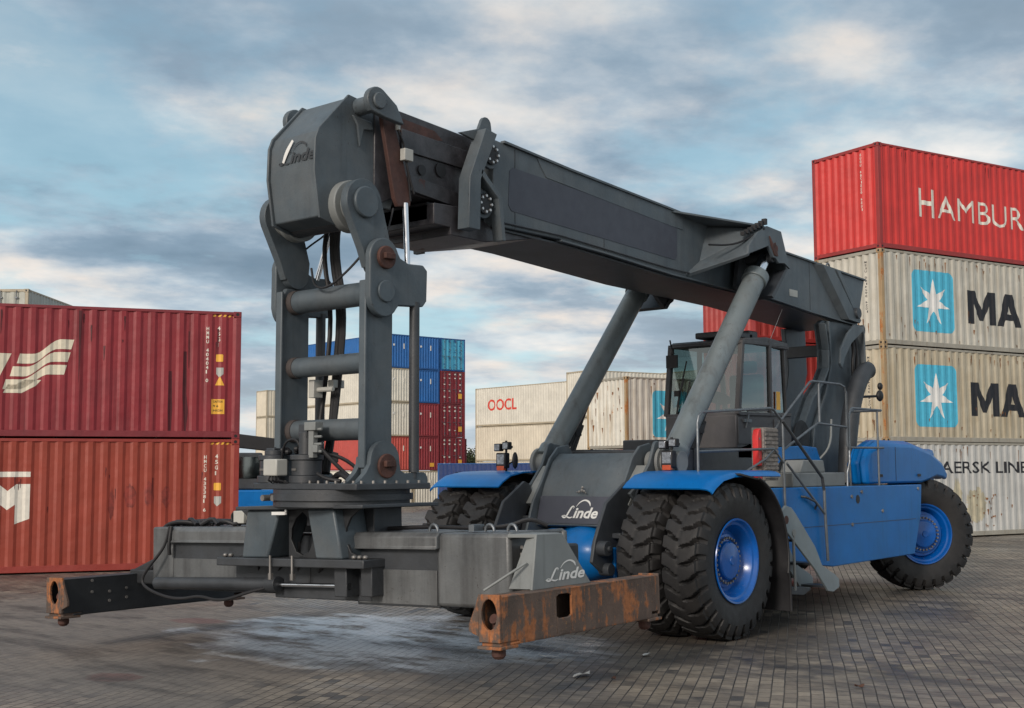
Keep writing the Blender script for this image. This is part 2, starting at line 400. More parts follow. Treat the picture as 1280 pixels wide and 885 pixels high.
    wn2 = ramp(t, noise_n(t, mapping(t, v, (1, 2.2, 1), rot=(0, 0, .6)), 1.1, 8, .68), [(.38, 0.), (.5, 1.)])
    wet_sheen = mathm(t, 'MULTIPLY', wet, wn2)
    base = mixc(t, mathm(t, 'MULTIPLY', wet_sheen, .8), base, (.6, .65, .7))
    dark_patch, _ = blob(-.3, -3.2, 2.2, .9, .15, 1.1); base = mixc(t, mathm(t, 'MULTIPLY', dark_patch, .6), base, (.035, .036, .042))  # darker patch with a noisy edge, beside the spreader
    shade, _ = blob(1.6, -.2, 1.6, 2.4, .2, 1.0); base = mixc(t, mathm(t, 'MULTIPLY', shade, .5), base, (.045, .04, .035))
    wn3 = ramp(t, noise_n(t, v, .33, 7, .6), [(.3, .2), (.46, .42), (.6, .58), (.75, .75)])
    tread_dirt = ramp(t, noise_n(t, mapping(t, v, (.35, 1.2, 1), rot=(0, 0, .6)), 1.5, 8, .65), [(.5, 0.), (.62, .7)]); base = mixc(t, tread_dirt, base, (.045, .04, .037))
    grit = ramp(t, noise_n(t, v, 7, 8, .75), [(.52, 0.), (.66, .5)]); base = mixc(t, grit, base, (.05, .045, .04))
    ro = mixc(t, wet_sheen, wn3, (.25,) * 3)
    ro = mixc(t, mathm(t, 'MULTIPLY', sand, .9), ro, mixc(t, wet_sheen, (.78,) * 3, (.45,) * 3)); ro = mixc(t, mort, ro, (.9,) * 3)
    damp, _ = blob(3.6, -.6, 1.9, 1.3, .3, 1.6); damp = mathm(t, 'MULTIPLY', damp, ramp(t, noise_n(t, v, 2.6, 7, .7), [(.45, 0.), (.58, 1.)])); base = mixc(t, mathm(t, 'MULTIPLY', damp, .5), base, (.035, .033, .036)); ro = mixc(t, mathm(t, 'MULTIPLY', damp, .6), ro, (.25,) * 3)
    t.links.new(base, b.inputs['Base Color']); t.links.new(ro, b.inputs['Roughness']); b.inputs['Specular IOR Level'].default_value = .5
    # relief
    h = mathm(t, 'MULTIPLY_ADD', rnd, .5, mathm(t, 'MULTIPLY', mort, -1.0))
    h = mathm(t, 'ADD', h, mathm(t, 'MULTIPLY', n3, .3)); h = mathm(t, 'ADD', h, mathm(t, 'MULTIPLY', n2, 1.2))
    hm = mathm(t, 'MULTIPLY', h, mathm(t, 'SUBTRACT', 1., mathm(t, 'MULTIPLY', wet_sheen, .75)))
    bp = t.nodes.new('ShaderNodeBump'); bp.inputs['Strength'].default_value = .75; bp.inputs['Distance'].default_value = .014
    t.links.new(hm, bp.inputs['Height']); t.links.new(bp.outputs[0], b.inputs['Normal'])
    return m
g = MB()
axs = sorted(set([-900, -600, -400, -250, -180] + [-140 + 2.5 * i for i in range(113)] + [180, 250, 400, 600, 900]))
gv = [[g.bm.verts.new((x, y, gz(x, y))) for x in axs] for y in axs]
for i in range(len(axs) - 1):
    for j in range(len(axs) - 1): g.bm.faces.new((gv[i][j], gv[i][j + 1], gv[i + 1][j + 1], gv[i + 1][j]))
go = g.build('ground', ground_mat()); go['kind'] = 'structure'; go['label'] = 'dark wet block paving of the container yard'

# ------------------------------------------------------------------ containers
def corr(L0, L1, pitch, depth, fo=.26, sl=.24):
    """breakpoints (x, inward depth) of a trapezoidal corrugation between L0 and L1"""
    n = max(1, round((L1 - L0) / pitch)); p = (L1 - L0) / n; pts = []
    for i in range(n):
        a = L0 + i * p
        pts += [(a, 0), (a + fo * p, 0), (a + (fo + sl) * p, depth), (a + (1 - sl) * p, depth)]
    pts.append((L1, 0)); return pts
def depth_at(bp, x):
    for (a, da), (b, db) in zip(bp[:-1], bp[1:]):
        if a <= x <= b: return da + (db - da) * (x - a) / max(1e-6, b - a)
    return 0.
CMATS = {}
def cmat(key, col, rust=.1, streak=.3, rough=.55, rustcol=(.2, .075, .02), streakcol=None, dust=.3, dustcol=None):
    if key not in CMATS:
        CMATS[key] = M('container_' + key, col, rough, var=.12, vs=1.1, rust=rust, rustcol=rustcol, rs=2.4, streak=streak, streakcol=streakcol or tuple(q * .45 for q in col),
                       dust=dust, dustcol=dustcol or tuple(q * .6 + .04 for q in col), bump=.15, bs=9, per_obj=True, dents=True)
    return CMATS[key]
RX, RY = .055, .055
def container(label, loc, rz, H, wall, frame, L=12.192, doors=None, group=None, detail=True, post=None, name='shipping_container'):
    """local x along the length, y = 0 is the long side with the lettering, x = 0 the end towards the origin"""
    r = thing(name, label, 'container', loc, rz, group)
    Wd = 2.438; pw = .11; bt, tp = .155, .07
    f = MB()
    for x in (0, L - pw):
        for y in (0, Wd - pw):
            if detail:
                pb = MB(); pb.box(x, x + pw, y, y + pw, .118, H - .118); pb.build('corner_post', post or frame, r, bevel=.008)
            else: f.box(x, x + pw, y, y + pw, .118, H - .118)
    for y in (0.012, Wd - .062):
        f.box(pw, L - pw, y, y + .05, .03, bt); f.box(pw, L - pw, y, y + .05, H - tp, H - .008)
    for x in (.012, L - .062):
        f.box(x, x + .05, pw, Wd - pw, .03, bt - .02); f.box(x, x + .05, pw, Wd - pw, H - tp - .03, H - .008)
    for i in range(12 if detail else 0):
        f.box(.5 + i * (L - 1) / 11, .56 + i * (L - 1) / 11, .07, Wd - .07, .05, .14)
    if not detail:
        for x in (-.002, L - .16):
            for y in (-.002, Wd - .16):
                for z in (0, H - .118): f.box(x, x + .162, y, y + .162, z, z + .118)
    f.build('frame', frame, r, bevel=.008 if detail else 0)
    for x in (-.002, L - .16):
        for y in (-.002, Wd - .16):
            for z in (0, H - .118):
                if not detail: continue
                c = MB(); c.box(x, x + .162, y, y + .162, z, z + .118)
                co_ = c.build('corner_casting', post or frame, r, bevel=.01)
                ho = MB(); xe_ = x + (-.001 if x < 1 else .163); ye_ = y + (-.001 if y < 1 else .163)
                ho.cyl((xe_ - .002, y + .08, z + .06), (xe_ + .002, y + .08, z + .06), .032, n=14); ho.cyl((x + .08, ye_ - .002, z + .06), (x + .08, ye_ + .002, z + .06), .032, n=14)
                ho.build('casting_hole', BLACK, co_)
    # long sides
    bp = corr(pw, L - pw, .278, .028, .3, .2)
    s = MB(); s.sheet([(x, .014 + d, bt - .002) for x, d in bp], [(x, .014 + d, H - tp + .002) for x, d in bp]); s.build('side_wall', wall, r, smooth=False)
    s = MB(); s.sheet([(x, Wd - .014 - d, bt - .002) for x, d in bp], [(x, Wd - .014 - d, H - tp + .002) for x, d in bp]); s.build('side_wall', wall, r, smooth=False)
    be = corr(pw, Wd - pw, .25, .045)
    for xe, sgn in ((.016, 1), (L - .016, -1)):
        is_door = (doors == 0 and sgn == 1) or (doors == 1 and sgn == -1)
        if not is_door:
            s = MB(); s.sheet([(xe + sgn * d, y, bt - .022) for y, d in be], [(xe + sgn * d, y, H - tp - .028) for y, d in be]); s.build('end_wall', wall, r, smooth=False)
        else:
            for k in (0, 1):
                y0 = pw + .01 + k * (Wd / 2 - pw); y1 = y0 + Wd / 2 - pw - .02
                d = MB(); bd = corr(y0 + .06, y1 - .06, .3, .03)
                d.sheet([(xe + sgn * (.01 + q), y, bt) for y, q in bd], [(xe + sgn * (.01 + q), y, H - tp - .03) for y, q in bd])
                for (a, b2) in ((y0, y0 + .06), (y1 - .06, y1)): d.box(*sorted((xe, xe + sgn * .04)), a, b2, bt - .02, H - tp - .03)
                dd = d.build('door', wall, r, smooth=False)
                q = MB()
                for yy in (y0 + .28, y1 - .28):
                    q.cyl((xe - sgn * .03, yy, .08), (xe - sgn * .03, yy, H - .06), .017, n=8)
                    for zq in (.3, 1.0, 1.7, H - .3): q.box(*sorted((xe, xe - sgn * .045)), yy - .05, yy + .05, zq - .025, zq + .025)
                    q.box(*sorted((xe - sgn * .02, xe - sgn * .05)), yy - .02, yy + .3, 1.15, 1.18)
                q.build('lock_rod', STEEL, dd)
    rf = MB(); bq = corr(pw, L - pw, .209, .02, .4, .2)
    rf.sheet([(x, .05, H - .016 - d) for x, d in bq], [(x, Wd - .05, H - .016 - d) for x, d in bq]); rf.build('roof', wall, r, smooth=False)
    fl = MB(); fl.box(.06, L - .06, .07, Wd - .07, .142, .15); fl.build('floor', GREYD, r)
    r['L'] = L
    return r, bp, be
def decal(bm, bp, x0, z0, name, mat, parent, off=.003, face='side'):
    """lays a flat shape on the corrugated wall so that it follows the folds"""
    for v in bm.verts: v.co.x += x0; v.co.z += z0
    xs = [v.co.x for v in bm.verts]; a, b = min(xs), max(xs)
    for x, d in bp:
        if a < x < b: bmesh.ops.bisect_plane(bm, geom=bm.verts[:] + bm.edges[:] + bm.faces[:], plane_co=(x, 0, 0), plane_no=(1, 0, 0))
    if face == 'side':
        for v in bm.verts: v.co.y = .014 + depth_at(bp, v.co.x) - off
    else:
        for v in bm.verts:
            y = v.co.x; v.co = Vector((.016 + depth_at(bp, y) - off, y, v.co.z))
    m = MB(); m.bm.free(); m.bm = bm; return m.build(name, mat, parent, smooth=False)
def stacked(s, h, w, gap=1.25):
    """letters one above the other"""
    bm = bmesh.new(); z = 0
    for ch in s:
        if ch != ' ':
            tb = text_bm(ch, w=w if ch not in '1I' else w * .45, h=h, bold=.02); me = bpy.data.meshes.new('t')
            for v in tb.verts: v.co.z += z
            tb.to_mesh(me); tb.free(); bm.from_mesh(me); bpy.data.meshes.remove(me)
        z -= h * gap
    return bm
def rrect(x0, x1, z0, z1, r, n=6):
    P = []
    for cx_, cz_, a in ((x1 - r, z1 - r, 0), (x0 + r, z1 - r, 90), (x0 + r, z0 + r, 180), (x1 - r, z0 + r, 270)):
        P += arc(cx_, cz_, r, a, a + 90, n)
    return P
PAINTW = M('cream_lettering', (.66, .6, .47), .6, var=.1, vs=8, rust=.12, rustcol=(.2, .09, .05))
PAINTW2 = M('white_lettering', (.72, .68, .6), .6, var=.1, vs=8)
PAINTK = M('black_lettering', (.012, .013, .018), .6, var=.2, vs=8)
PAINTB = M('sky_blue_sign', (.07, .42, .6), .55, var=.1, vs=6)
PAINTR = M('red_lettering', (.6, .05, .03), .6, var=.1)

RZL = math.radians(59.656)
LX, LY = -11.395 - .50518 * 12.192, 3.556 - .86301 * 12.192
mL1 = cmat('maroon_red', (.26, .022, .03), rust=.06, streak=.6, streakcol=(.1, .006, .01), dust=.3, dustcol=(.2, .035, .04))
fL1 = cmat('maroon_frame', (.2, .022, .03), rust=.15, streak=.2)
mL2 = cmat('brick_red', (.29, .044, .024), rust=.05, streak=.3, streakcol=(.22, .03, .015), dust=.3, dustcol=(.24, .05, .03))
fL2 = cmat('brick_frame', (.28, .035, .025), rust=.12, streak=.2)
zL = gz(-11.4, 3.5)
lo, bpL, beL = container('rust red container standing on the paving with a white block letter under a bar', (LX, LY, zL), RZL, 2.591, mL2, fL2)
up, _, _ = container('dark crimson container with cream wave stripes, resting on the rust red one', (LX, LY, zL + 2.591), RZL, 2.591, mL1, fL1)
def XL(l): return 12.192 - l
# upper: M with three wave stripes
Z2 = -2.591 + .0
def P2(pts): return [(XL(l), z - 2.591) for l, z in pts]
def wave(zb, t_, xa, xb, xt):
    """one flag stripe: low left part, S-bend, high right part"""
    up_ = []; dn = []
    for i in range(15):
        u = i / 14; x = xa + (xb - xa) * u; s_ = sm(.25, .75, u) * .3
        up_.append((x + .0, zb + s_ + t_)); dn.append((x - .05 + .0, zb + s_))
    return dn + up_[::-1]
flag = []
for k, (xa, xb, zb) in enumerate(((7.72, 8.98, 1.49), (7.6, 8.92, 1.24), (7.48, 8.86, .99))):
    flag.append(wave(zb - .06, .19, xa + .28, xb, 0))
flag.append([(7.72, .86), (8.05, .86), (8.3, 1.0), (8.4, 1.12), (8.1, 1.12), (7.95, 1.02), (7.8, 1.02)])
decal(poly_bm(flag), bpL, 0, 0, 'wave_logo', PAINTW, up)
Mx = [(5.7, .88), (6.05, 1.62), (6.45, 1.62), (6.62, 1.22), (7.1, 1.62), (7.85, 1.62), (7.52, .88), (7.08, .88), (7.27, 1.33), (6.75, .88), (6.45, .88), (6.3, 1.3), (6.1, .88)]
decal(poly_bm([Mx]), bpL, 0, 0, 'letter_mark', PAINTW, up)
# lower: block M under a bar
bar = [(6.3, 1.845), (8.262, 1.845), (8.262, 1.945), (6.3, 1.945)]
MM = [(8.262, 1.71), (8.262, 1.05), (8.0, .95), (8.0, 1.32), (7.86, 1.22), (7.735, 1.32), (7.735, .88), (7.3, .78), (7.3, 1.71), (7.7, 1.71), (7.86, 1.58), (8.02, 1.71)]
decal(poly_bm([bar, MM]), bpL, 0, .0, 'letter_mark', PAINTW2, lo)
for bx, txt, t2, z0 in ((up, 'HMMU 404041 0', '45G1', 2.24), (lo, 'HMCU 433381 6', '45G1', 2.24)):
    decal(stacked(txt, .07, .05), bpL, 11.5, z0 - .05, 'number_lettering', PAINTW2, bx)
    decal(stacked(t2, .08, .055, 1.4), bpL, 11.72, z0 - .04, 'number_lettering', PAINTW2, bx)
    decal(poly_bm([rrect(11.7, 11.84, z0 - .68, z0 - .53, .02)]), bpL, 0, 0, 'yellow_sticker', YEL, bx)
    decal(poly_bm([[(11.71, z0 - .8), (11.85, z0 - .8), (11.85, z0 - .93), (11.77, z0 - 1.0), (11.71, z0 - .93)]]), bpL, 0, 0, 'plate', BOXG, bx)
    for k in range(5):
        decal(poly_bm([[(11.62 + .1 * k, 2.475), (11.67 + .1 * k, 2.475), (11.7 + .1 * k, 2.52), (11.65 + .1 * k, 2.52)]]), bpL, 0, 0, 'hazard_stripe', YEL, bx)
decal(poly_bm([[(11.69, 1.08), (11.87, 1.08), (11.78, 1.27)]]), bpL, 0, 0, 'warning_triangle', YEL, up)
decal(poly_bm([[(11.62, .5), (11.88, .5), (11.88, .8), (11.62, .8)]]), bpL, 0, 0, 'caution_sticker', YEL, up)
for k, tx in enumerate(('CAUTION', '9 6', 'HIGH')):
    decal(text_bm(tx, w=.18 if k != 1 else .1, h=.045, bold=.01), bpL, 11.66, .73 - k * .09, 'sticker_text', PAINTK, up, off=.006)
decal(poly_bm([[(9.85, 1.2), (11.0, 1.2), (11.0, 1.28), (9.85, 1.28)]]), bpL, 0, 60, 'x', PAINTK, None) if False else None

# right stack
RZR = math.radians(71.534); RO = Vector((-4.534, 19.273, 0)); Ld = Vector((.31675, .94851, 0)); Sd = Vector((-.94851, .31675, 0))
mM = cmat('pale_beige', (.5, .48, .42), rust=.17, streak=.5, streakcol=(.3, .26, .19), dust=.4, dustcol=(.36, .31, .22), rustcol=(.24, .11, .035))
mM2 = cmat('sandy_beige', (.47, .42, .32), rust=.2, streak=.6, streakcol=(.29, .22, .13), dust=.5, dustcol=(.34, .27, .16), rustcol=(.24, .1, .03))
mM3 = cmat('pale_grey', (.5, .5, .48), rust=.24, streak=.4, streakcol=(.34, .3, .22), rustcol=(.3, .15, .05))
fP = cmat('rusty_post', (.4, .28, .15), rust=.55, streak=.6, streakcol=(.14, .05, .02), rustcol=(.25, .1, .03))
fM = cmat('pale_rail', (.34, .32, .27), rust=.22, streak=.4, streakcol=(.2, .13, .07), rustcol=(.2, .1, .05))
mH = cmat('signal_red', (.56, .035, .03), rust=.03, streak=.15, streakcol=(.3, .02, .02), dust=.15)
fH = cmat('signal_red_frame', (.3, .03, .028), rust=.3, streak=.2)
H3 = 2.591
right = []
for k, (lab, mt, fm, H) in enumerate((('white rust-flecked container on the paving with thin black lettering behind the rear wheel', mM3, fM, H3),
        ('sandy beige container with star sign, resting on the white rust-flecked one', mM2, fM, H3),
        ('pale beige container with star sign, directly under the bright red one', mM, fM, H3),
        ('bright red container with white lettering, topmost of the tall stack', mH, fH, 2.896))):
    z = k * H3 - .02
    right.append(container(lab, (RO.x, RO.y, max(z, 0) if k == 0 else z), RZR, H, mt, fm, post=fP if k < 3 else fm))
bpR, beR = right[0][1], right[0][2]
# small-cap wordmark on the red one: first letter taller
top = right[3][0]
decal(text_bm('H', w=.64, h=.8, bold=.012), bpR, 1.58, 1.02, 'lettering', PAINTW2, top)
decal(text_bm('AMBURG', w=4.5, h=.66, bold=0), bpR, 2.34, 1.04, 'lettering', PAINTW2, top)
decal(text_bm('SÜD', w=2.2, h=.8), bpR, 7.6, 1.02, 'lettering', PAINTW2, top)
decal(stacked('SUDU 4871520 45G1', .07, .05, 1.35), beR, .6, 2.62, 'number_lettering', PAINTW2, top, face='end')
for q in (1, 2):
    bx = right[q][0]
    decal(poly_bm([rrect(1.2, 2.88, .43, 2.12, .17)]), bpR, 0, 0, 'star_sign', PAINTB, bx)
    st = []
    for i in range(14):
        a = math.radians(90 + i * 360 / 14); rr = .67 if i % 2 == 0 else .25
        st.append((2.04 + rr * math.cos(a), 1.25 + rr * .98 * math.sin(a)))
    decal(poly_bm([st]), bpR, 0, 0, 'star', WHITE, bx, off=.006)
    for P_ in ([(0, 0), (0, .94), (.33, .94), (.6, .42), (.87, .94), (1.2, .94), (1.2, 0), (.93, 0), (.93, .56), (.68, .1), (.52, .1), (.27, .56), (.27, 0)],):
        decal(poly_bm([P_]), bpR, 3.45, .76, 'lettering', PAINTK, bx)
    decal(poly_bm([[(0, 0), (.36, .94), (.52, .94), (.52, .6), (.42, .36), (.52, .36), (.52, .18), (.35, .18), (.28, 0)], [(1.04, 0), (.68, .94), (.52, .94), (.52, .6), (.62, .36), (.52, .36), (.52, .18), (.69, .18), (.76, 0)]]), bpR, 4.74, .76, 'lettering', PAINTK, bx)
    decal(text_bm('ERSK', w=4.2, h=.94, bold=.012), bpR, 5.95, .76, 'lettering', PAINTK, bx)
decal(text_bm('MAERSK LINE', w=4.2, h=.33, bold=.012), bpR, 1.62, 1.74, 'lettering', PAINTK, right[0][0])
for q in (1, 2, 0): decal(stacked('MSKU 0814293 42G1', .06, .045, 1.4), beR, .55, 2.25, 'number_lettering', PAINTK, right[q][0], face='end')

# weathering that follows the folds: rust runs, drips, repaint patches
RUN = M('rust_run', (.2, .085, .03), .85, var=.5, vs=9, bump=.3); DRIP = M('dark_drip', (.075, .008, .012), .6, var=.3); REPAINT = M('repaint_patch', (.21, .03, .02), .6, var=.5, vs=7)
OCHRE = M('ochre_patch', (.44, .4, .29), .7, var=.25, vs=3, rust=.25)
def runs(parent, bp, seed, n, mat, xr, zr, lr, wr, name, face='side'):
    rnd = random.Random(seed); P = []
    for _ in range(n):
        x = rnd.uniform(*xr); z = rnd.uniform(*zr); l = rnd.uniform(*lr) * rnd.random() ** .6 + .03; w = rnd.uniform(*wr)
        L_, R_ = [], []
        for k in range(6):
            u = k / 5; ww = w * (1 - u) ** .7 * rnd.uniform(.6, 1.1) + .002; o = rnd.uniform(-.004, .004)
            L_.append((x - ww + o, z - l * u)); R_.append((x + ww + o, z - l * u))
        P.append(L_ + R_[::-1])
    decal(poly_bm(P), bp, 0, 0, name, mat, parent, off=.0075, face=face)
for q in range(3):
    H_ = 2.591
    runs(right[q][0], bpR, 40 + q, 26, RUN, (.2, 6.5), (2.3, 2.5), (.05, .45), (.006, .022), 'rust_run')
    runs(right[q][0], bpR, 50 + q, 22, RUN, (.2, 6.5), (.2, 1.1), (.04, .2), (.008, .03), 'rust_run')
    runs(right[q][0], beR, 60 + q, 14, RUN, (.2, 2.2), (.25, .75), (.1, .5), (.01, .03), 'rust_run', face='end')
def blotch(cx_, cz_, rx, rz, seed, n=22):
    rnd = random.Random(seed); return [(cx_ + rx * rnd.uniform(.75, 1.1) * math.cos(2 * PI * k / n), cz_ + rz * rnd.uniform(.75, 1.1) * math.sin(2 * PI * k / n)) for k in range(n)]
decal(poly_bm([blotch(3.55, .85, .45, .5, 3, 70), blotch(2.75, 1.0, .2, .65, 4, 60)]), bpR, 0, 0, 'ochre_patch', OCHRE, right[0][0], off=.005)
runs(right[0][0], bpR, 70, 30, RUN, (2.7, 4.4), (.25, 1.3), (.02, .1), (.015, .05), 'rust_run')
runs(right[3][0], bpR, 71, 12, DRIP, (.2, 6), (2.6, 2.8), (.05, .5), (.005, .012), 'dark_drip')
runs(up, bpL, 72, 16, DRIP, (6.5, 11.8), (1.7, 2.48), (.2, .9), (.006, .018), 'dark_drip')
decal(poly_bm([[(10.78, 1.35), (10.84, 1.35), (10.86, .6), (10.84, .06), (10.8, .06), (10.77, .6)], [(11.06, 1.75), (11.12, 1.75), (11.13, .9), (11.17, .55), (11.13, .12), (11.1, .12), (11.08, .5), (11.05, .9)], [(9.05, 2.5), (9.11, 2.5), (9.1, 1.6), (9.08, 1.05)]]), bpL, 0, 0, 'dark_drip', DRIP, up)
decal(poly_bm([blotch(10.1, 1.45, .12, .26, 7), blotch(10.45, 1.5, .1, .26, 8), blotch(10.78, 1.45, .1, .22, 9), blotch(9.75, 1.3, .06, .3, 10)]), bpL, 0, 0, 'repaint_patch', REPAINT, lo)
runs(lo, bpL, 73, 12, DRIP, (6.5, 11.8), (1.2, 2.48), (.1, .5), (.004, .01), 'dark_drip')

# next stacks in the same row, seen past the cab
def at(s, l): return RO + Sd * s + Ld * l
mRd = cmat('faded_red', (.34, .04, .035), rust=.1, streak=.35, streakcol=(.2, .02, .02))
mOr = cmat('orange_red', (.45, .12, .05), rust=.2, streak=.3)
for s_, l_, names in ((2.75, 3.2, ('rust brown', 'red', 'red')), (5.45, .5, ('dark red', 'red', 'faded red'))):
    z = 0
    for k, nme in enumerate(names):
        H = 2.896 if k < 2 else 2.591; p = at(s_, l_)
        container('%s container, %s of the stack %s' % (nme, ('lowest', 'middle one', 'topmost')[k], 'between the cab and the tall stack' if s_ < 4 else 'behind the cab windscreen, under the boom'),
                  (p.x, p.y, z), RZR, H, (mOr if k == 0 and s_ < 4 else mRd), fH)
        z += H
p = at(12.87, 1.1)
mWr = cmat('white_rusty', (.66, .64, .57), rust=.3, streak=.6, streakcol=(.36, .26, .14), rustcol=(.27, .12, .035))
mDk = cmat('dark_maroon', (.14, .025, .025), rust=.3, streak=.3)
container('dark maroon container on the ground under the white one with orange rusty post', (p.x, p.y, 0), RZR, 2.591, mDk, fH)
wr, bpw, _ = container('white container with orange rusty corner post seen between the two lift cylinders', (p.x, p.y, 2.6), RZR, 2.591, mWr, fM, post=fP)
decal(poly_bm([rrect(1.2, 2.88, .43, 2.12, .17)]), bpw, 0, 0, 'star_sign', PAINTB, wr)
st = [(2.04 + (.67 if i % 2 == 0 else .25) * math.cos(math.radians(90 + i * 360 / 14)), 1.25 + (.67 if i % 2 == 0 else .25) * math.sin(math.radians(90 + i * 360 / 14))) for i in range(14)]
decal(poly_bm([st]), bpw, 0, 0, 'star', WHITE, wr, off=.006)

runs(wr, bpw, 74, 24, RUN, (.2, 6), (2.2, 2.5), (.05, .6), (.008, .03), 'rust_run'); runs(wr, bpw, 75, 20, RUN, (.2, 6), (.2, 1.0), (.05, .3), (.01, .04), 'rust_run'); runs(wr, beR, 76, 18, RUN, (.2, 2.2), (.3, 2.3), (.1, .4), (.01, .04), 'rust_run', face='end')
# cream stack beyond, its topmost container shows above the white one
mCr = cmat('cream', (.66, .63, .55), rust=.04, streak=.2, streakcol=(.45, .38, .27))
mCr2 = cmat('warm_cream', (.64, .58, .47), rust=.03, streak=.12)
fCr = cmat('cream_frame', (.42, .36, .26), rust=.1)
p = Vector((-36.187, 48.889, 0))
z = gz(p.x, p.y)
for k, (nm, H) in enumerate((('lowest', 2.591), ('middle', 2.591), ('top', 2.896))):
    container('cream container, %s of the stack far behind the white one with orange post' % nm, (p.x, p.y, z), RZR, H, mCr, fCr); z += H
# pale stack with red lettering
rz_o = math.atan2(-2.049, 10.746)
ox, oy = -53.781, 58.243
zb = -.1
container('warm cream container at the bottom, hidden under the one with red letters', (ox, oy, zb), rz_o, 2.591, mCr2, fCr)
o1, bpo, _ = container('plain warm cream container directly below the one with short red lettering', (ox, oy, zb + 2.591), rz_o, 2.591, mCr2, fCr)
o2, bpo, _ = container('pale cream container with four red letters near its end, topmost of its stack', (ox, oy, zb + 5.182), rz_o, 2.896, mCr, fCr)
decal(text_bm('OOCL', w=3.4, h=.85, bold=.02), bpo, 1.5, 1.15, 'lettering', PAINTR, o2)
p2 = Vector((ox, oy, 0)) + Vector((math.cos(rz_o), math.sin(rz_o), 0)) * 12.6
z = zb
for k in range(3):
    q, _, _ = container('grey white container on the %s tier beside the one with four red letters' % ('ground', 'middle', 'topmost')[k], (p2.x, p2.y, z), rz_o, (2.591, 2.591, 2.896)[k], mM3, fCr)
    if k == 2: decal(text_bm('HAMBURG SÜD', w=5.5, h=.55, bold=.02), bpo, .5, 1.9, 'lettering', PAINTR, q)
    z += 2.591

# far block of stacks seen between the mast columns
e = Vector((.1611, .98695, 0)); sdv = Vector((-.98695, .1611, 0)); C0 = Vector((-58.548, 53.561, 0)); rz_s = math.atan2(.1611, -.98695)
mBl = cmat('strong_blue', (.01, .12, .38), rust=.03, streak=.15); mLb = cmat('light_blue', (.07, .38, .58), rust=.03, streak=.2)
mMr = cmat('maroon', (.24, .02, .03), rust=.05, streak=.25); mSl = cmat('salmon_red', (.46, .07, .055), rust=.04, streak=.2)
fB = cmat('blue_frame', (.01, .08, .26), rust=.1)
rows = [(('cream', mCr, fCr), ('salmon red', mSl, fL2), ('cream', mCr, fCr), ('cream', mCr, fCr), ('blue', mBl, fB)),
        (('cream', mCr, fCr), ('maroon', mMr, fL1), ('maroon', mMr, fL1), ('blue', mBl, fB), ('blue', mBl, fB)),
        (('maroon', mMr, fL1), ('maroon', mMr, fL1), ('maroon', mMr, fL1), ('maroon', mMr, fL1), ('light blue', mLb, fB)),
        (('maroon', mMr, fL1), ('maroon', mMr, fL1))]
tier = ('ground', 'second', 'third', 'fourth', 'fifth')
where = ('far stack with blue over two cream ones', 'far stack with two blue over two maroon', 'far stack whose top container is light blue', 'short maroon stack beside the tall light blue topped one')
for k, cols in enumerate(rows):
    o = C0 + e * (2.438 + k * 2.55) + sdv * (3.0 if k == 3 else 0); z = -.78
    for q, (nm, mt, fm) in enumerate(cols):
        lab = '%s container, %s tier of the %s' % (nm, tier[q], where[k])
        c_, bp_, be_ = container(lab, (o.x, o.y, z), rz_s, 2.591, mt, fm, doors=0 if k >= 2 else None, detail=False)
        if k >= 2:
            bm = bmesh.new()
            for yy in (.45, .95, 1.5, 2.0):
                for zq in (.5, 1.0, 1.5, 2.0, 2.3):
                    if random.random() < .7:
                        hh = random.uniform(.05, .14); v = [bm.verts.new((-.03, yy + a, zq + b)) for a, b in ((0, 0), (0, hh), (.16, hh), (.16, 0))]; bm.faces.new(v)
            finish(bm, 'door_lettering', PAINTW2 if nm == 'maroon' else fB, c_)
            if nm == 'maroon' and q >= 1: finish_bm = MB().box(-.035, -.028, .35, .7, .45, .85).build('yellow_sticker', YEL, c_)
        else:
            MB().box(.006, .012, .8, .9, 1.5, 1.9).build('number_lettering', PAINTW2, c_)
            MB().box(.004, .012, 1.7, 1.85, 1.7, 1.85).build('white_sticker', WHITE, c_)
            if nm == 'maroon' and q == 1: MB().box(.002, .01, .5, .9, .3, .6).build('yellow_sticker', YEL, c_)
        z += 2.591
# far beige pair at the left and a cream one behind the left stack
for k in range(4):
    container('beige container on the %s tier of the far stack past the red pair' % tier[k], (-86.07, 64.35, -.8 + k * 2.591), math.radians(75), 2.591, mCr2, fCr, detail=False)
mGc = cmat('grey_cream', (.44, .45, .4), rust=.08, streak=.2)
for k in range(3):
    container('grey cream container, %s tier, doors showing above the crimson one with wave stripes' % tier[k], (-30.191, 9.183, gz(-30, 9) + k * 2.591), math.radians(130.2), 2.591 if k < 2 else 2.896, mGc, fCr, doors=0)
# low blue container behind the far fender
container('dark blue container on the ground behind the far front fender', (-38.9, 38.4, -.35), math.radians(10), 2.591, cmat('navy_blue', (.012, .035, .14), rust=.05), fB)

# ------------------------------------------------------------------ reach stacker
RS = thing('reach_stacker', 'grey and blue reach stacker with long boom and rusty spreader beam on the paving', 'reach stacker')
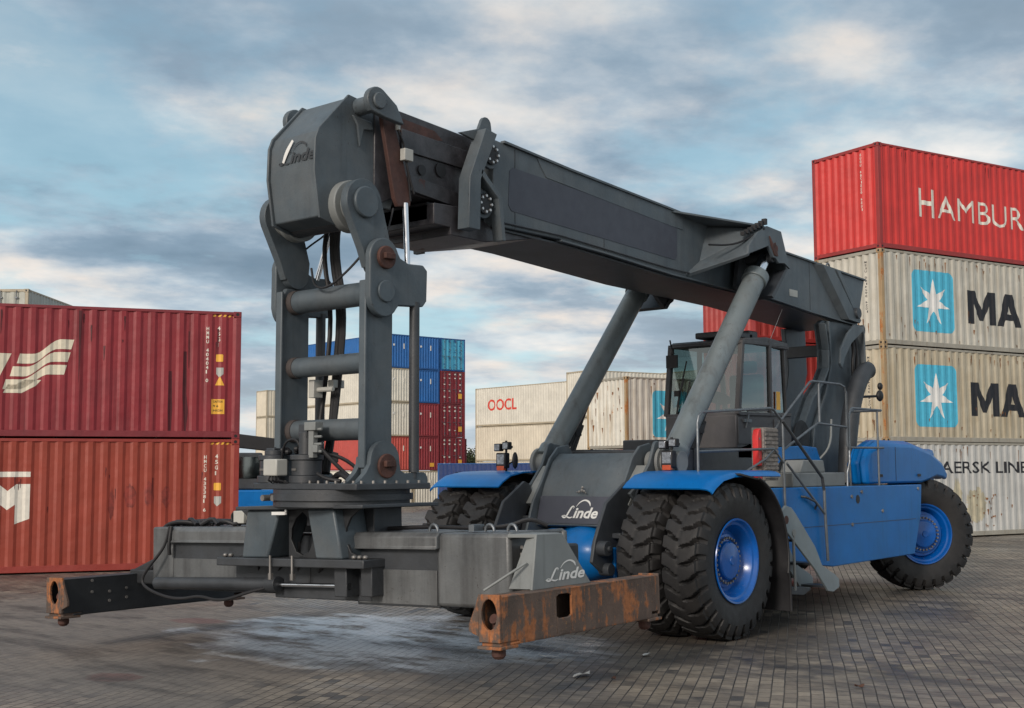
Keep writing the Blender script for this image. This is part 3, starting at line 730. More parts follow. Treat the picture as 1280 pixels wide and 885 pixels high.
# --- tyres
def tyre_mesh(R=.868, w=.5, seed=0):
    bm = bmesh.new(); NT = 28; n = NT * 16
    # profile u from -1 (inner bead) to 1 (outer bead)
    prof = [(-.42, .455), (-.47, .52), (-.5, .62), (-.5, .7), (-.485, .76), (-.46, .8), (-.445, .815), (-.42, .825)]
    us = [-.4 + .8 * i / 18 for i in range(19)]
    prof = [(a * w, r) for a, r in prof] + [(u * w * 1.02, None) for u in us] + [(-a * w, r) for a, r in prof[::-1]]
    rings = []
    for j in range(n):
        th = 2 * PI * j / n; ring = []
        for (x, r) in prof:
            u = x / (w / 2); s_ = abs(u)
            tread = r is None
            if tread: r = R - .028 * s_ ** 4
            # chevron: grooves lean backwards from the centre and are staggered left/right
            ph = (th * NT / (2 * PI) + .62 * (s_ ** 1.15) + (.5 if u > 0 else 0) + .05 * math.sin(u * 9)) % 1.
            if tread:
                if s_ < .06: gdep = .25
                else:
                    e_ = min(ph, 1 - ph); gw = .07 + .12 * s_; gdep = 1 - sm(gw * .55, gw, e_)
                r -= gdep * (.062 if s_ > .12 else .025)
            elif r > .74:
                e_ = min(ph, 1 - ph); gdep = 1 - sm(.12, .19, e_); r -= gdep * .05 * (r - .74) / .09; x = x - math.copysign(gdep * .03, x)
            elif r > .6: x = x + math.copysign(.006 * (1 if abs(r - .7) < .02 else 0), x)
            ring.append(bm.verts.new((x, r * math.cos(th), r * math.sin(th))))
        rings.append(ring)
    for j in range(n):
        a = rings[j]; b = rings[(j + 1) % n]
        for k in range(len(a) - 1): bm.faces.new((a[k], a[k + 1], b[k + 1], b[k]))
    bmesh.ops.recalc_face_normals(bm, faces=bm.faces[:])
    me = bpy.data.meshes.new('tyre')
    for f_ in bm.faces: f_.smooth = True
    for e_ in bm.edges:
        if len(e_.link_faces) == 2 and e_.calc_face_angle(0) > math.radians(38): e_.smooth = False
    bm.to_mesh(me); bm.free(); me.materials.append(TYRE); return me
TM = tyre_mesh()
def wheel(x, y, side, dish, steer=0.):
    """x = centre of the tyre, side = +1/-1 which way the face looks"""
    o = bpy.data.objects.new('wheel', TM); COL.objects.link(o); o.parent = RS; o.location = (x, y, .868)
    o.rotation_euler = (random.uniform(0, 6), 0, steer)
    e_ = o.rotation_euler[0]
    s = side; h = .25
    r = MB(); r.lathe([(.452, s * (h - .045)), (.47, s * (h - .02)), (.466, s * (h - .008)), (.448, s * (h - .012)), (.425, s * (h - .05)), (.4, s * (h - .06)), (.375, s * (h - .11)), (.36, s * (h - .16)), (.34, s * (h - dish)), (.22, s * (h - dish - .0)), (.15, s * (h - dish + .01))], 64, cap=False)
    r.lathe([(.455, -s * (h - .05)), (.36, -s * (h - .16)), (.34, s * (h - dish))], 48, cap=False)
    rim = r.build('rim', BLUER, o, sharp=30)
    hb = MB(); d0 = h - dish
    hb.lathe([(.3, s * d0), (.292, s * (d0 + .03)), (.215, s * (d0 + .035)), (.21, s * (d0 + .075)), (.195, s * (d0 + .09)), (.05, s * (d0 + .108)), (.045, s * (d0 + .118)), (.001, s * (d0 + .118))], 48)
    hb.build('hub', BLUER, o, sharp=30)
    nt = MB()
    for k in range(28):
        a = 2 * PI * k / 28; yy, zz = .25 * math.cos(a), .25 * math.sin(a)
        nt.cyl((s * (d0 + .028), yy, zz), (s * (d0 + .065), yy, zz), .015, n=6)
    nt.build('wheel_nut', BOLT, o, sharp=30)
    return o
for s in (1, -1):
    wheel(s * 1.82, 0, s, .19); wheel(s * 1.24, 0, s, .3)
    wheel(1.26 if s > 0 else -1.2, 6.95 if s > 0 else 6.7, s, .12, math.radians(-37))
# rear axle, front axle with blue housing
a = MB(); a.cyl((-1.2, 6.8, .87), (1.2, 6.8, .87), .14); a.box(-.5, .5, 6.5, 7.1, .65, 1.1); a.build('rear_axle', GREYD, RS, bevel=.02)
a = MB(); a.cyl((-1.1, 0, .87), (1.1, 0, .87), .2); a.lathe([(.001, -.6), (.15, -.56), (.3, -.4), (.42, -.18), (.45, 0), (.42, .2), (.3, .34)], 32, Matrix.Translation((0, .12, .88)) @ Matrix.Rotation(PI / 2, 4, 'Z').inverted() @ Matrix.Identity(4)) 
a.ball((.1, -.18, .88), (.46, .34, .33), 24); a.ball((-.4, -.1, .88), (.3, .25, .3), 20)
a.box(-.62, .62, -.05, .35, .72, 1.04); a.cyl((.1, -.5, .88), (.1, -.56, .88), .09)
a.build('front_axle', BLUE, RS, sharp=40)
# --- chassis
c = MB()
for s in (1, -1):
    c.box(*sorted((s * .62, s * .78)), -.35, 7.3, .72, 1.32)
    c.prism([(.85, 1.85), (3.6, 1.85), (3.6, 2.16), (.85, 2.14)], *sorted((s * .66, s * 1.0)))
c.box(-.66, .66, .5, 1.2, .7, 1.1); c.box(-.62, .62, 3, 6, .8, 1.2)
c.box(-1.0, 1.0, .9, 4.4, 1.55, 1.84)
c.box(-.98, .98, .62, .9, 1.84, 2.12)
c.build('chassis', GREYD, RS, bevel=.015)
deck = MB()
for s in (1, -1): deck.box(*sorted((s * .78, s * 1.585)), 1.5, 6.25, 1.585, 1.63)
deck.box(-1, 1, 4.4, 6.3, 1.59, 1.64)
deck.build('deck_plate', GREY, RS, bevel=.005)
for s in (1, -1):
    p = MB(); p.prism([(1.3, 1.645), (6.36, 1.64), (6.3, 1.2), (6.02, .61), (3.3, .585), (2.6, .66), (2.1, .74), (1.5, .78), (1.3, 1.0)], *sorted((s * 1.52, s * 1.6)))
    p.box(*sorted((s * 1.0, s * 1.52)), 1.5, 6.0, .66, .74)
    po = p.build('side_panel', BLUE, RS, bevel=.012)
    q = MB()
    for y_, z_ in ((3.9, 1.5), (3.9, 1.12), (4.22, 1.56), (4.9, 1.28), (6.2, 1.58)): q.cyl((s * 1.6, y_, z_), (s * 1.615, y_, z_), .025, n=12)
    q.build('bolt', BOLT, po)
    q = MB(); q.cyl((s * 1.598, 4.1, 1.46), (s * 1.604, 4.1, 1.46), .06, n=20); q.build('inspection_hole', BLACK, po)
    q = MB(); q.tube([(s * 1.6, 2.42, 1.53), (s * 1.66, 2.45, 1.52), (s * 1.67, 2.75, 1.44), (s * 1.6, 2.8, 1.36)], .014, smooth=1); q.build('grab_handle', GREYD, po)
    q = MB(); q.box(*sorted((s * 1.6, s * 1.604)), 1.6, 1.98, .98, 1.03); q.box(*sorted((s * 1.6, s * 1.604)), 2.0, 6.1, 1.128, 1.134); q.build('seam', GREYD, po)
# sloping front plate between the arm plates
fp = MB()
prof = [(.42, 2.06), (.2, 2.08), (.06, 1.97), (-.1, 1.7), (-.18, 1.5), (-.26, 1.21), (-.2, 1.19), (-.1, 1.45), (.42, 1.9)]
fp.prism(prof, -.6, .6)
fpo = fp.build('front_plate', GREY, RS, bevel=.01, sharp=50)
lw = MB(); lw.prism([(-.172, 1.56), (-.258, 1.235), (-.268, 1.235), (-.182, 1.56)], -.585, .585); lw.build('lower_band', PANEL, fpo)
lg = script_logo(.158)
ang = math.atan2(.1, .3)
def fpos(co):
    z = 1.3 + co.z; return Vector((co.x - .2, -.182 - (1.56 - z) / .325 * .086 - .004, z))
finish(lg, 'logo_lettering', WHITE, fpo, fpos)
sg_ = MB(); 
for dx, dz, rr in ((0, 0, .022), (.035, -.01, .018), (-.04, -.015, .018), (.01, .035, .02), (.06, -.03, .01), (-.07, -.02, .01)): sg_.ball((.05 + dx, -.185, 1.63 + dz), (rr, .012, rr), 8)
sg_.build('small_emblem', BOLT, fpo)
# arm plates either side, with cylinder foot housings
for s in (1, -1):
    p = MB()
    pl = [(.55, 1.2), (.6, 1.95), (.42, 2.2), (.2, 2.16), (.04, 2.02), (-.12, 1.75), (-.3, 1.5), (-.44, 1.12), (-.3, 1.05), (.0, 1.1)]
    p.prism(pl, *sorted((s * .605, s * .64)))
    ppo = p.build('arm_plate', GREY, RS, bevel=.008)
    p = MB()
    pl2 = [(.7, 1.5), (.72, 2.0), (.46, 2.2)] + arc(.3, 2.13, .09, 60, 170, 6) + [(.12, 1.95), (-.1, 1.72), (-.3, 1.6), (-.1, 1.45), (.3, 1.4)]
    p.prism(pl2, *sorted((s * .79, s * .83)))
    p.build('outer_arm_plate', GREY, RS, bevel=.008)
    # hollow rib between
    p = MB(); p.prism([(.12, 1.93), (-.08, 1.72), (-.28, 1.47), (-.2, 1.43), (-.02, 1.66), (.16, 1.87)], *sorted((s * .64, s * .79))); p.build('web_plate', GREYL, RS, bevel=.004)
    tb = MB(); tb.cyl((s * .66, .38, 1.97), (s * .8, .38, 1.97), .13); tb.cyl((s * .83, .38, 1.97), (s * 1.12, .38, 1.97), .13); tb.cyl((s * .84, .38, 1.97), (s * .88, .38, 1.97), .19); tb.cyl((s * 1.02, .38, 1.97), (s * 1.07, .38, 1.97), .19)
    tb.build('cylinder_foot', GREYL, RS, bevel=.006)
    # folded support arm, dark
    ar = MB(); ar.prism([(-.3, 1.74), (-.2, 1.7), (-.12, 1.55), (-.52, 1.0), (-.6, .8), (-.78, .72), (-.98, .85), (-.92, 1.08), (-.86, 1.2), (-.7, 1.5)], *sorted((s * .74, s * .785)))
    ar.prism([(-.24, 1.7), (-.16, 1.6), (-.5, 1.05), (-.62, 1.02), (-.56, 1.2)], *sorted((s * .9, s * .94)))
    ar.box(*sorted((s * .785, s * .9)), -.6, -.5, 1.1, 1.16)
    aro = ar.build('support_arm', GREYD, RS, bevel=.01)
    pn = MB(); pn.cyl((s * .72, -.83, 1.0), (s * .9, -.83, 1.0), .085); pn.cyl((s * .9, -.83, 1.0), (s * .93, -.83, 1.0), .03); pn.cyl((s * .72, -.72, .76), (s * .86, -.72, .76), .07)
    pn.build('pivot_pin', GREYD, aro, bevel=.006)
    bl = MB(); bl.box(*sorted((s * .88, s * .93)), -.5, -.4, .55, 1.1); bl.cyl((s * .82, -.6, 1.0), (s * .82, -.6, .5), .02); bl.build('axle_bracket', BLUE, RS)
# --- fenders and mudguards
for s in (1, -1):
    pr = [(-.58, 1.66), (-.5, 1.72), (-.34, 1.8), (-.1, 1.84), (.3, 1.85), (.95, 1.845)]
    m = MB()
    def ring(x, dz, k): return [(x, y + k * (y < -.45) * 0, z + dz) for y, z in pr]
    # sheet with slightly rounded outer edge that curls down
    xs = [(.93, 0), (1.95, 0), (2.03, -.01), (2.075, -.03), (2.085, -.055)]
    for (xa, da), (xb, db) in zip(xs[:-1], xs[1:]):
        A = [(s * xa, y, z + da) for y, z in pr]; B = [(s * xb, y, z + db) for y, z in pr]
        m.sheet(A, B)
    bmesh.ops.remove_doubles(m.bm, verts=m.bm.verts[:], dist=.0005)
    fo = m.build('fender', BLUE, RS, sharp=60)
    sol = fo.modifiers.new('thick', 'SOLIDIFY'); sol.thickness = .018; sol.offset = -1 if s > 0 else 1
    g_ = MB()
    Rr = .965
    A = []; B = []; C_ = []
    for i in range(15):
        a = math.radians(72 - i * 5.9)
        A.append((s * 2.14, .05 + Rr * math.cos(a), .86 + Rr * math.sin(a))); B.append((s * .95, .05 + Rr * math.cos(a), .86 + Rr * math.sin(a)))
    A += [(s * 2.14, 1.04, .6), (s * 2.14, 1.05, .24)]; B += [(s * .95, 1.04, .6), (s * .95, 1.05, .24)]
    A = [(s * 2.14, -.05, 1.835)] + A; B = [(s * .95, -.05, 1.835)] + B
    g_.sheet(A, B); mg = g_.build('mudguard', BLACK, RS, sharp=40); sol = mg.modifiers.new('thick', 'SOLIDIFY'); sol.thickness = .02
    lip = MB(); lip.tube([(x + s * .005, y, z) for x, y, z in A[1:]], .016, n=8); lip.build('mudguard_lip', BLACK, mg)
# --- rear hood / counterweight
for s in (1, -1):
    m = MB()
    def pf(x, k): # profile grows thinner outwards
        base = [(4.6, 1.66), (4.55, 1.97), (4.7, 2.18), (5.07, 2.3), (6.25, 2.3), (7.0, 2.18), (7.5, 2.0), (7.72, 1.8), (7.66, 1.7), (7.5, 1.74), (7.25, 1.77), (6.9, 1.7), (6.6, 1.66)]
        cy, cz = 6.0, 1.66
        return [(s * x, cy + (y - cy) * k, cz + (z - cz) * (k if z > 1.66 else 1) * (1 if k > .97 else .93)) for y, z in base]
    m.hull(pf(1.2, .95), pf(1.28, 1.)); m.hull(pf(1.28, 1.), pf(1.42, 1.)); 
    m.hull(pf(1.42, 1.), pf(1.52, .955))
    m.build('rear_hood', BLUE, RS, bevel=.035, sharp=40)
for s in (1, -1):
    q = MB(); q.box(*sorted((s * 1.519, s * 1.524)), 5.6, 5.606, 1.7, 2.2); q.build('panel_gap', BLACK, RS)
    for y_ in (5.0, 6.4):
        q = MB(); q.box(*sorted((s * 1.52, s * 1.545)), y_, y_ + .09, 1.76, 1.8); q.build('latch', BLACK, RS, bevel=.004)
m = MB(); m.box(-1.19, 1.19, 6.2, 8.0, 1.66, 2.2); m.box(-.95, .95, 6.9, 8.1, .55, 1.62); m.build('counterweight', BLUE, RS, bevel=.08)
# --- boom support pillars
for s in (1, -1):
    pl = [(4.84, 1.66), (4.2, 1.66), (4.25, 2.1), (4.5, 2.5), (4.85, 2.95), (5.2, 3.2), (5.38, 3.42), (5.4, 3.7), (5.3, 4.1), (5.42, 4.16), (6.66, 4.2), (6.7, 3.45), (6.45, 2.9), (6.1, 1.66)]
    if s < 0: pl = [(5.3, 1.66), (5.6, 2.6), (5.98, 3.2), (6.05, 3.5), (5.95, 4.14), (6.66, 4.2), (6.7, 3.45), (6.45, 2.9), (6.1, 1.66)]
    p = MB(); p.prism(pl, *sorted((s * .42, s * .5)))
    po = p.build('boom_pillar', GREY, RS, bevel=.012)
    q = MB()
    if s < 0:
        q.prism([(6.62, 4.18), (6.66, 3.45), (6.41, 2.9), (6.06, 1.68), (6.1, 1.68), (6.45, 2.9), (6.7, 3.45), (6.66, 4.18)], -.6, -.5); q.build('flange', GREY, po, bevel=.006); continue
    q.hull([(s * .38, y, z) for y, z in ((4.2, 1.68), (4.24, 1.68), (4.28, 2.08), (4.24, 2.1))], [(s * .62, y, z) for y, z in ((4.2, 1.68), (4.24, 1.68), (4.28, 2.08), (4.24, 2.1))])
    ed = [(4.25, 2.1), (4.5, 2.5), (4.85, 2.95), (5.2, 3.2), (5.38, 3.42), (5.4, 3.7), (5.3, 4.1)]
    for (a0, b0), (a1, b1) in zip(ed[:-1], ed[1:]):
        q.hull([(s * .4, a0, b0), (s * .4, a0 + .03, b0 - .02), (s * .4, a1 + .03, b1 - .02), (s * .4, a1, b1)], [(s * .6, a0, b0), (s * .6, a0 + .03, b0 - .02), (s * .6, a1 + .03, b1 - .02), (s * .6, a1, b1)])
    q.prism([(5.5, 4.15), (5.56, 3.5), (5.35, 3.05), (4.95, 2.5), (4.75, 1.7), (4.8, 1.7), (5.0, 2.48), (5.4, 3.02), (5.61, 3.5), (5.55, 4.15)], *sorted((s * .5, s * .56)))
    q.prism([(6.62, 4.18), (6.66, 3.45), (6.41, 2.9), (6.06, 1.68), (6.1, 1.68), (6.45, 2.9), (6.7, 3.45), (6.66, 4.18)], *sorted((s * .5, s * .62)))
    q.build('flange', GREY, po, bevel=.006, sharp=50)
    ky = MB(); ky.prism([(5.95, 3.98), (5.7, 3.72), (5.66, 3.5), (5.74, 3.42), (5.84, 3.6), (6.1, 3.85), (6.55, 4.08), (6.5, 4.14), (6.2, 4.14)], *sorted((s * .62, s * .66))); ky.build('pivot_bracket', GREY, po, bevel=.01)
    ky = MB(); ky.tube([(s * .58, 6.15, 4.05), (s * .6, 6.3, 3.8), (s * .6, 6.22, 3.5), (s * .58, 6.3, 3.2), (s * .56, 6.2, 2.6)], .03, smooth=2); ky.tube([(s * .55, 6.3, 4.1), (s * .58, 6.45, 3.8), (s * .58, 6.4, 3.3), (s * .55, 6.35, 2.6)], .028, smooth=2); ky.build('hose', BLACK, po)
m = MB(); m.box(-.42, .42, 5.98, 6.1, 3.66, 3.84); m.box(-.41, .41, 4.9, 5.3, 1.9, 2.2); m.cyl((-.66, 6.4, 4.35), (.66, 6.4, 4.35), .09); m.build('cross_beam', GREYD, RS, bevel=.01)
# --- exhaust
m = MB(); m.tube([(.78, 5.52, 1.66), (.78, 5.6, 2.4), (.78, 5.78, 2.86), (.78, 6.0, 3.2), (.78, 6.24, 3.4), (.8, 6.36, 3.43)], .135, n=20, smooth=2); m.build('exhaust_pipe', GREYD, RS)
m = MB(); m.tube([(.75, 6.2, 3.0), (.85, 6.5, 3.02)], .02); m.ball((.87, 6.6, 3.03), (.05, .09, .09)); m.ball((.87, 6.62, 3.18), (.04, .06, .06)); m.build('rear_camera', BLACK, RS)

# --- boom
bo = MB()
zt = lambda y: 5.385 - .052 * (y + 2.37)
outl = [(-2.36, 5.42), (-1.0, 5.32), (1.1, 5.2), (2.6, 5.1), (4.2, 5.04), (5.17, 5.01), (6.9, 4.94), (6.6, 4.18), (6.0, 4.2), (4.98, 4.25), (3.76, 4.33), (2.4, 4.34), (1.1, 4.37), (-.29, 4.45), (-1.2, 4.49), (-2.36, 4.48)]
bo.prism(outl, -.53, .53)
boo = bo.build('boom', GREY, RS, bevel=.01, sharp=25)
# top and bottom plates with small overhang, upper strake
m = MB()
tp_ = [(-2.2, 5.41), (-1.0, 5.32), (1.1, 5.2), (2.6, 5.1), (4.2, 5.04), (6.9, 4.94)]
for s in (1, -1):
    for (a0, b0), (a1, b1) in zip(tp_[:-1], tp_[1:]):
        m.hull([(s * .5, a0, b0 - .005), (s * .5, a1, b1 - .005), (s * .5, a1, b1 + .02), (s * .5, a0, b0 + .02)], [(s * .56, a0, b0 - .005), (s * .56, a1, b1 - .005), (s * .56, a1, b1 + .02), (s * .56, a0, b0 + .02)])
    m.prism([(-1.45, 5.16), (-1.55, 5.27), (-1.62, 5.36), (-1.0, 5.318), (1.1, 5.198), (1.4, 5.18), (1.4, 4.98), (1.1, 4.99)][:8], *sorted((s * .53, s * .538)))
m.prism([(4.98, 4.25), (3.76, 4.33), (2.4, 4.34), (1.1, 4.37), (-.29, 4.45), (-1.2, 4.485), (-1.2, 4.465), (-.29, 4.43), (1.1, 4.35), (2.4, 4.32), (3.76, 4.31), (4.98, 4.23), (6.6, 4.16), (6.62, 4.18)], -.56, .56)
m.build('flange_plate', GREY, boo, sharp=30)
for s in (1, -1):
    q = MB(); q.prism(rrect2 := [( -2.03, 5.165), (-2.09, 5.12), (-2.11, 4.74), (-2.06, 4.68), (1.2, 4.56), (1.25, 4.61), (1.26, 4.98), (1.2, 5.03)], *sorted((s * .5305, s * .535))); q.build('dark_panel', PANEL, boo)
for s in (1, -1):
    for y_, z0_, z1_ in ((-.35, 4.47, 5.27), (4.95, 4.27, 5.0), (-2.0, 4.48, 5.38)):
        q = MB(); q.box(*sorted((s * .5295, s * .5335)), y_, y_ + .012, z0_, z1_); q.build('weld_seam', GREYD, boo)
    q = MB(); q.box(*sorted((s * .53, s * .5345)), 4.3, 4.55, 4.42, 4.52); q.build('rating_plate', BOXG, boo)
    q = MB(); q.tube([(s * .545, -2.2, 4.53), (s * .55, -1.2, 4.53), (s * .55, 1.0, 4.43), (s * .56, 1.5, 4.42)], .011); q.build('grease_line', GREYD, boo)
# boom underside, in dark grey
m = MB(); m.prism([(-2.3, 4.475), (-1.2, 4.46), (1.1, 4.345), (3.7, 4.305), (6.5, 4.16), (6.5, 4.14), (3.7, 4.285), (1.1, 4.325), (-1.2, 4.44), (-2.3, 4.455)], -.49, .49); m.build('underside_plate', GREYD, boo)
# rear stiffeners
for s in (1, -1):
    m = MB()
    m.hull([(s * .53, 5.05, 5.0), (s * .53, 5.7, 4.98), (s * .53, 6.55, 4.2), (s * .53, 6.0, 4.22)], [(s * .62, 5.25, 4.99), (s * .62, 5.6, 4.985), (s * .62, 6.5, 4.2), (s * .62, 6.1, 4.22)])
    m.hull([(s * .53, 5.7, 4.98), (s * .53, 5.95, 4.97), (s * .53, 6.62, 4.25), (s * .53, 6.5, 4.2)], [(s * .6, 5.75, 4.975), (s * .6, 5.88, 4.97), (s * .6, 6.6, 4.25), (s * .6, 6.54, 4.2)])
    m.build('rear_stiffener', GREY, boo, bevel=.006)
    m = MB(); m.tube([(s * .5, 5.65 + .06 * math.cos(a), 5.0 + .07 * math.sin(a)) for a in [PI * k / 8 for k in range(9)]], .014); m.tube([(s * .6, 6.66 + .05 * math.cos(a), 4.1 + .07 * math.sin(a)) for a in [2 * PI * k / 12 for k in range(13)]], .01); m.build('lifting_eye', STEEL, boo)
# cylinder head brackets
for s in (1, -1):
    m = MB()
    # roof wing from the boom out to the plate
    m.hull([(s * .53, 1.1, 5.2), (s * .53, 3.3, 5.07), (s * .53, 3.3, 5.04), (s * .53, 1.1, 5.17)], [(s * 1.1, 2.45, 5.13), (s * 1.1, 2.98, 5.1), (s * 1.1, 2.98, 5.07), (s * 1.1, 2.4, 5.1)])
    # sloping lower wing
    m.hull([(s * .53, 1.45, 4.4), (s * .53, 1.8, 4.62), (s * .53, 1.84, 4.6), (s * .53, 1.5, 4.36)], [(s * 1.1, 2.05, 4.68), (s * 1.1, 2.3, 4.98), (s * 1.1, 2.34, 4.96), (s * 1.1, 2.1, 4.66)])
    m.hull([(s * .53, 1.8, 4.62), (s * .53, 2.0, 5.1), (s * .53, 2.04, 5.1), (s * .53, 1.84, 4.6)], [(s * 1.08, 2.3, 4.98), (s * 1.08, 2.5, 5.1), (s * 1.08, 2.54, 5.1), (s * 1.08, 2.34, 4.96)])
    # outer cheek plate with its notch
    m.prism([(2.05, 4.68), (2.08, 4.8), (2.3, 5.0), (2.58, 5.13), (2.97, 5.11), (3.2, 4.62), (3.05, 4.68), (2.88, 4.66), (2.8, 4.72), (2.72, 4.72), (2.6, 4.86), (2.48, 4.82)], *sorted((s * 1.08, s * 1.12)))
    # rear closing plate and lower dark box
    m.hull([(s * .53, 3.3, 5.06), (s * .53, 3.3, 4.4), (s * .53, 3.26, 4.4), (s * .53, 3.26, 5.06)], [(s * 1.1, 2.99, 5.1), (s * 1.1, 3.18, 4.62), (s * 1.1, 3.14, 4.6), (s * 1.1, 2.95, 5.08)])
    b_ = m.build('cylinder_bracket', GREY, boo, bevel=.006, sharp=30)
    m = MB(); m.prism([(2.6, 4.8), (3.14, 4.6), (2.95, 4.3), (2.72, 4.18), (2.5, 4.35)], *sorted((s * .62, s * .68))); m.prism([(3.1, 4.6), (3.18, 4.62), (2.76, 4.17), (2.7, 4.2)], *sorted((s * .6, s * 1.1)))
    m.cyl((s * .6, 2.8, 4.74), (s * 1.08, 2.8, 4.74), .07); m.build('inner_cheek', GREYD, b_)
    m = MB(); m.cyl((s * 1.12, 2.8, 4.85), (s * 1.13, 2.8, 4.85), .05); m.prism([(2.62, 5.0), (2.72, 4.9), (2.78, 4.93), (2.84, 4.75), (2.76, 4.75), (2.66, 4.88)], *sorted((s * 1.12, s * 1.135))); m.build('pin_keeper', RUSTP, b_)
    m = MB()
    for k in range(7): m.box(*sorted((s * (.98 + .02 * k), s * (1.04 + .02 * k))), 2.1 + .06 * k, 2.15 + .06 * k, 4.95 + .03 * k, 5.0 + .035 * k)
    m.tube([(s * .8, 1.6, 4.78), (s * .9, 1.9, 4.8), (s * 1.0, 2.1, 4.86), (s * 1.08, 2.35, 5.0), (s * 1.12, 2.5, 5.08)], .013, smooth=2); m.build('hose_clamp', BLACK, b_)
# --- lift cylinders
for s in (1, -1):
    f0 = Vector((s * .95, .38, 1.97)); t0 = Vector((s * .95, 2.8, 4.74)); d = (t0 - f0).normalized(); L_ = (t0 - f0).length
    m = MB(); m.cyl(f0 + d * .05, f0 + d * (L_ - .36), .148, n=40); m.cyl(f0 + d * (L_ - .48), f0 + d * (L_ - .34), .172, n=40); m.cyl(f0 + d * .05, f0 + d * .22, .17, n=32)
    co = m.build('lift_cylinder', CYL, RS, bevel=.008)
    m = MB(); m.cyl(f0 + d * (L_ - .35), t0, .085); m.build('piston_rod', CHROME, co)
    m = MB(); side = Vector((0, d.z, -d.y))
    for k in (.35, .62, 1.05, 1.6, 2.3): 
        p_ = f0 + d * k + side * .15; m.cyl(p_, p_ + side * .03, .02, n=8)
    m.tube([f0 + side * .2 + d * .15, f0 + side * .24 + d * .5, f0 + side * .18 + d * 1.0, f0 + side * .17 + d * 1.9, f0 + side * .17 + d * 3.0], .02, smooth=2)
    m.tube([f0 + side * .28 + Vector((-s * .1, .1, -.1)), f0 + side * .33 + d * .3, f0 + side * .24 + d * .8, f0 + side * .17 + d * 1.2], .024, smooth=2)
    m.tube([f0 + side * .3 + Vector((-s * .14, .2, -.16)), f0 + side * .4 + d * .25, f0 + side * .27 + d * .9], .024, smooth=2)
    m.box(-.03, .03, -.06, .06, -.05, .05, Matrix.Translation(f0 + side * .24 + d * .75))
    m.build('hydraulic_hose', BLACK, co)

# --- inner boom and head
m = MB(); m.prism([(-3.95, 5.42), (-3.78, 5.49), (-1.5, 5.36), (-1.5, 4.56), (-2.6, 4.62), (-3.5, 4.66), (-3.95, 4.46)], -.37, .37)
ib = m.build('inner_boom', GREASE, RS, bevel=.01, sharp=25)
m = MB()
for s in (1, -1):
    m.prism([(-3.6, 5.3), (-2.4, 5.25), (-2.4, 5.05), (-3.6, 5.08)], *sorted((s * .385, s * .395)))
    m.prism([(-3.5, 4.84), (-2.4, 4.74), (-2.4, 4.58), (-3.5, 4.68)], *sorted((s * .385, s * .42)))
m.build('slide_rail', GREASE, ib, bevel=.01)
for s in (1, -1):
    m = MB(); m.prism([(-3.75, 5.42), (-3.1, 5.38), (-2.98, 5.3), (-3.3, 5.24), (-3.75, 5.28)], *sorted((s * .3705, s * .3725))); m.build('rusty_patch', BROWN, ib)
for s in (1, -1):
    for yh, zh, rh in ((-3.02, 4.98, .075), (-3.3, 4.93, .055)):
        m = MB(); m.cyl((s * .386, yh, zh), (s * .39, yh, zh), rh, n=24); m.build('access_opening', BLACK, ib)
# lower nose of the outer boom
m = MB(); m.prism([(-2.36, 4.5), (-2.72, 4.62), (-3.2, 4.6), (-3.2, 4.38), (-2.95, 4.38), (-2.95, 4.3), (-2.4, 4.3), (-1.45, 4.47), (-1.4, 4.5)], -.52, .46); m.build('boom_nose', GREASE, boo, bevel=.01)
m = MB(); m.box(-.4, .36, -3.2, -2.4, 4.44, 4.62); m.build('wear_pad', BLACK, boo)
# clamp frames with bolted discs at the boom mouth
for s in (1, -1):
    m = MB()
    m.prism([(-2.89, 4.36), (-2.71, 4.36), (-2.7, 4.9), (-2.44, 5.43), (-2.62, 5.46), (-2.87, 4.9)], *sorted((s * .5, s * .66)))
    m.prism([(-2.62, 5.34), (-2.9, 5.38), (-2.6, 5.48)] + arc(-2.48, 5.55, .08, 150, 0, 6) + [(-2.36, 5.3), (-2.5, 5.3)], *sorted((s * .5, s * .54)))
    m.prism([(-2.68, 5.02), (-2.36, 4.76), (-2.3, 4.3), (-2.36, 4.3), (-2.42, 4.74), (-2.7, 4.96)], *sorted((s * .53, s * .66)))
    cf = m.build('clamp_frame', GREY, boo, bevel=.006)
    for y_, z_ in ((-2.45, 5.22), (-2.56, 4.67)):
        m = MB(); m.cyl((s * .53, y_, z_), (s * .57, y_, z_), .15, n=32); m.build('disc', GREY, cf, bevel=.005)
        m = MB(); m.cyl((s * .57, y_, z_), (s * .6, y_, z_), .11, n=24); m.build('disc_centre', BLACK, cf)
        m = MB()
        for k in range(8): a = 2 * PI * k / 8; m.cyl((s * .59, y_ + .085 * math.cos(a), z_ + .085 * math.sin(a)), (s * .62, y_ + .085 * math.cos(a), z_ + .085 * math.sin(a)), .015, n=6)
        m.build('bolt', BOLTW, cf)
# head box
hp = [(-4.33, 5.47), (-4.68, 5.08), (-4.72, 4.98), (-4.73, 4.68), (-4.66, 4.26), (-4.4, 4.2), (-4.05, 4.5), (-3.82, 4.5), (-3.78, 5.2), (-3.9, 5.42)]
m = MB(); m.prism(hp, -.325, .325)
hb = m.build('boom_head', GREY, RS, bevel=.012, sharp=20); hb.location.y = .05
m = MB()
for s in (1, -1): m.prism([(-4.33, 5.5), (-4.7, 5.1), (-4.745, 4.99), (-4.755, 4.68), (-4.68, 4.24), (-4.4, 4.17), (-4.05, 4.46), (-3.76, 4.46), (-3.66, 4.8), (-3.78, 5.35), (-3.95, 5.45)], *sorted((s * .325, s * .352)))
m.build('head_side_plate', GREY, hb, bevel=.006)
m = MB(); m.prism([(-.2, 4.93), (-.08, 5.23), (.26, 5.23), (.3, 4.93)][:0] or rrect(-.27, .27, .0, .01, .004), 0, .001, 1); m.bm.free()
lg = script_logo(.155)
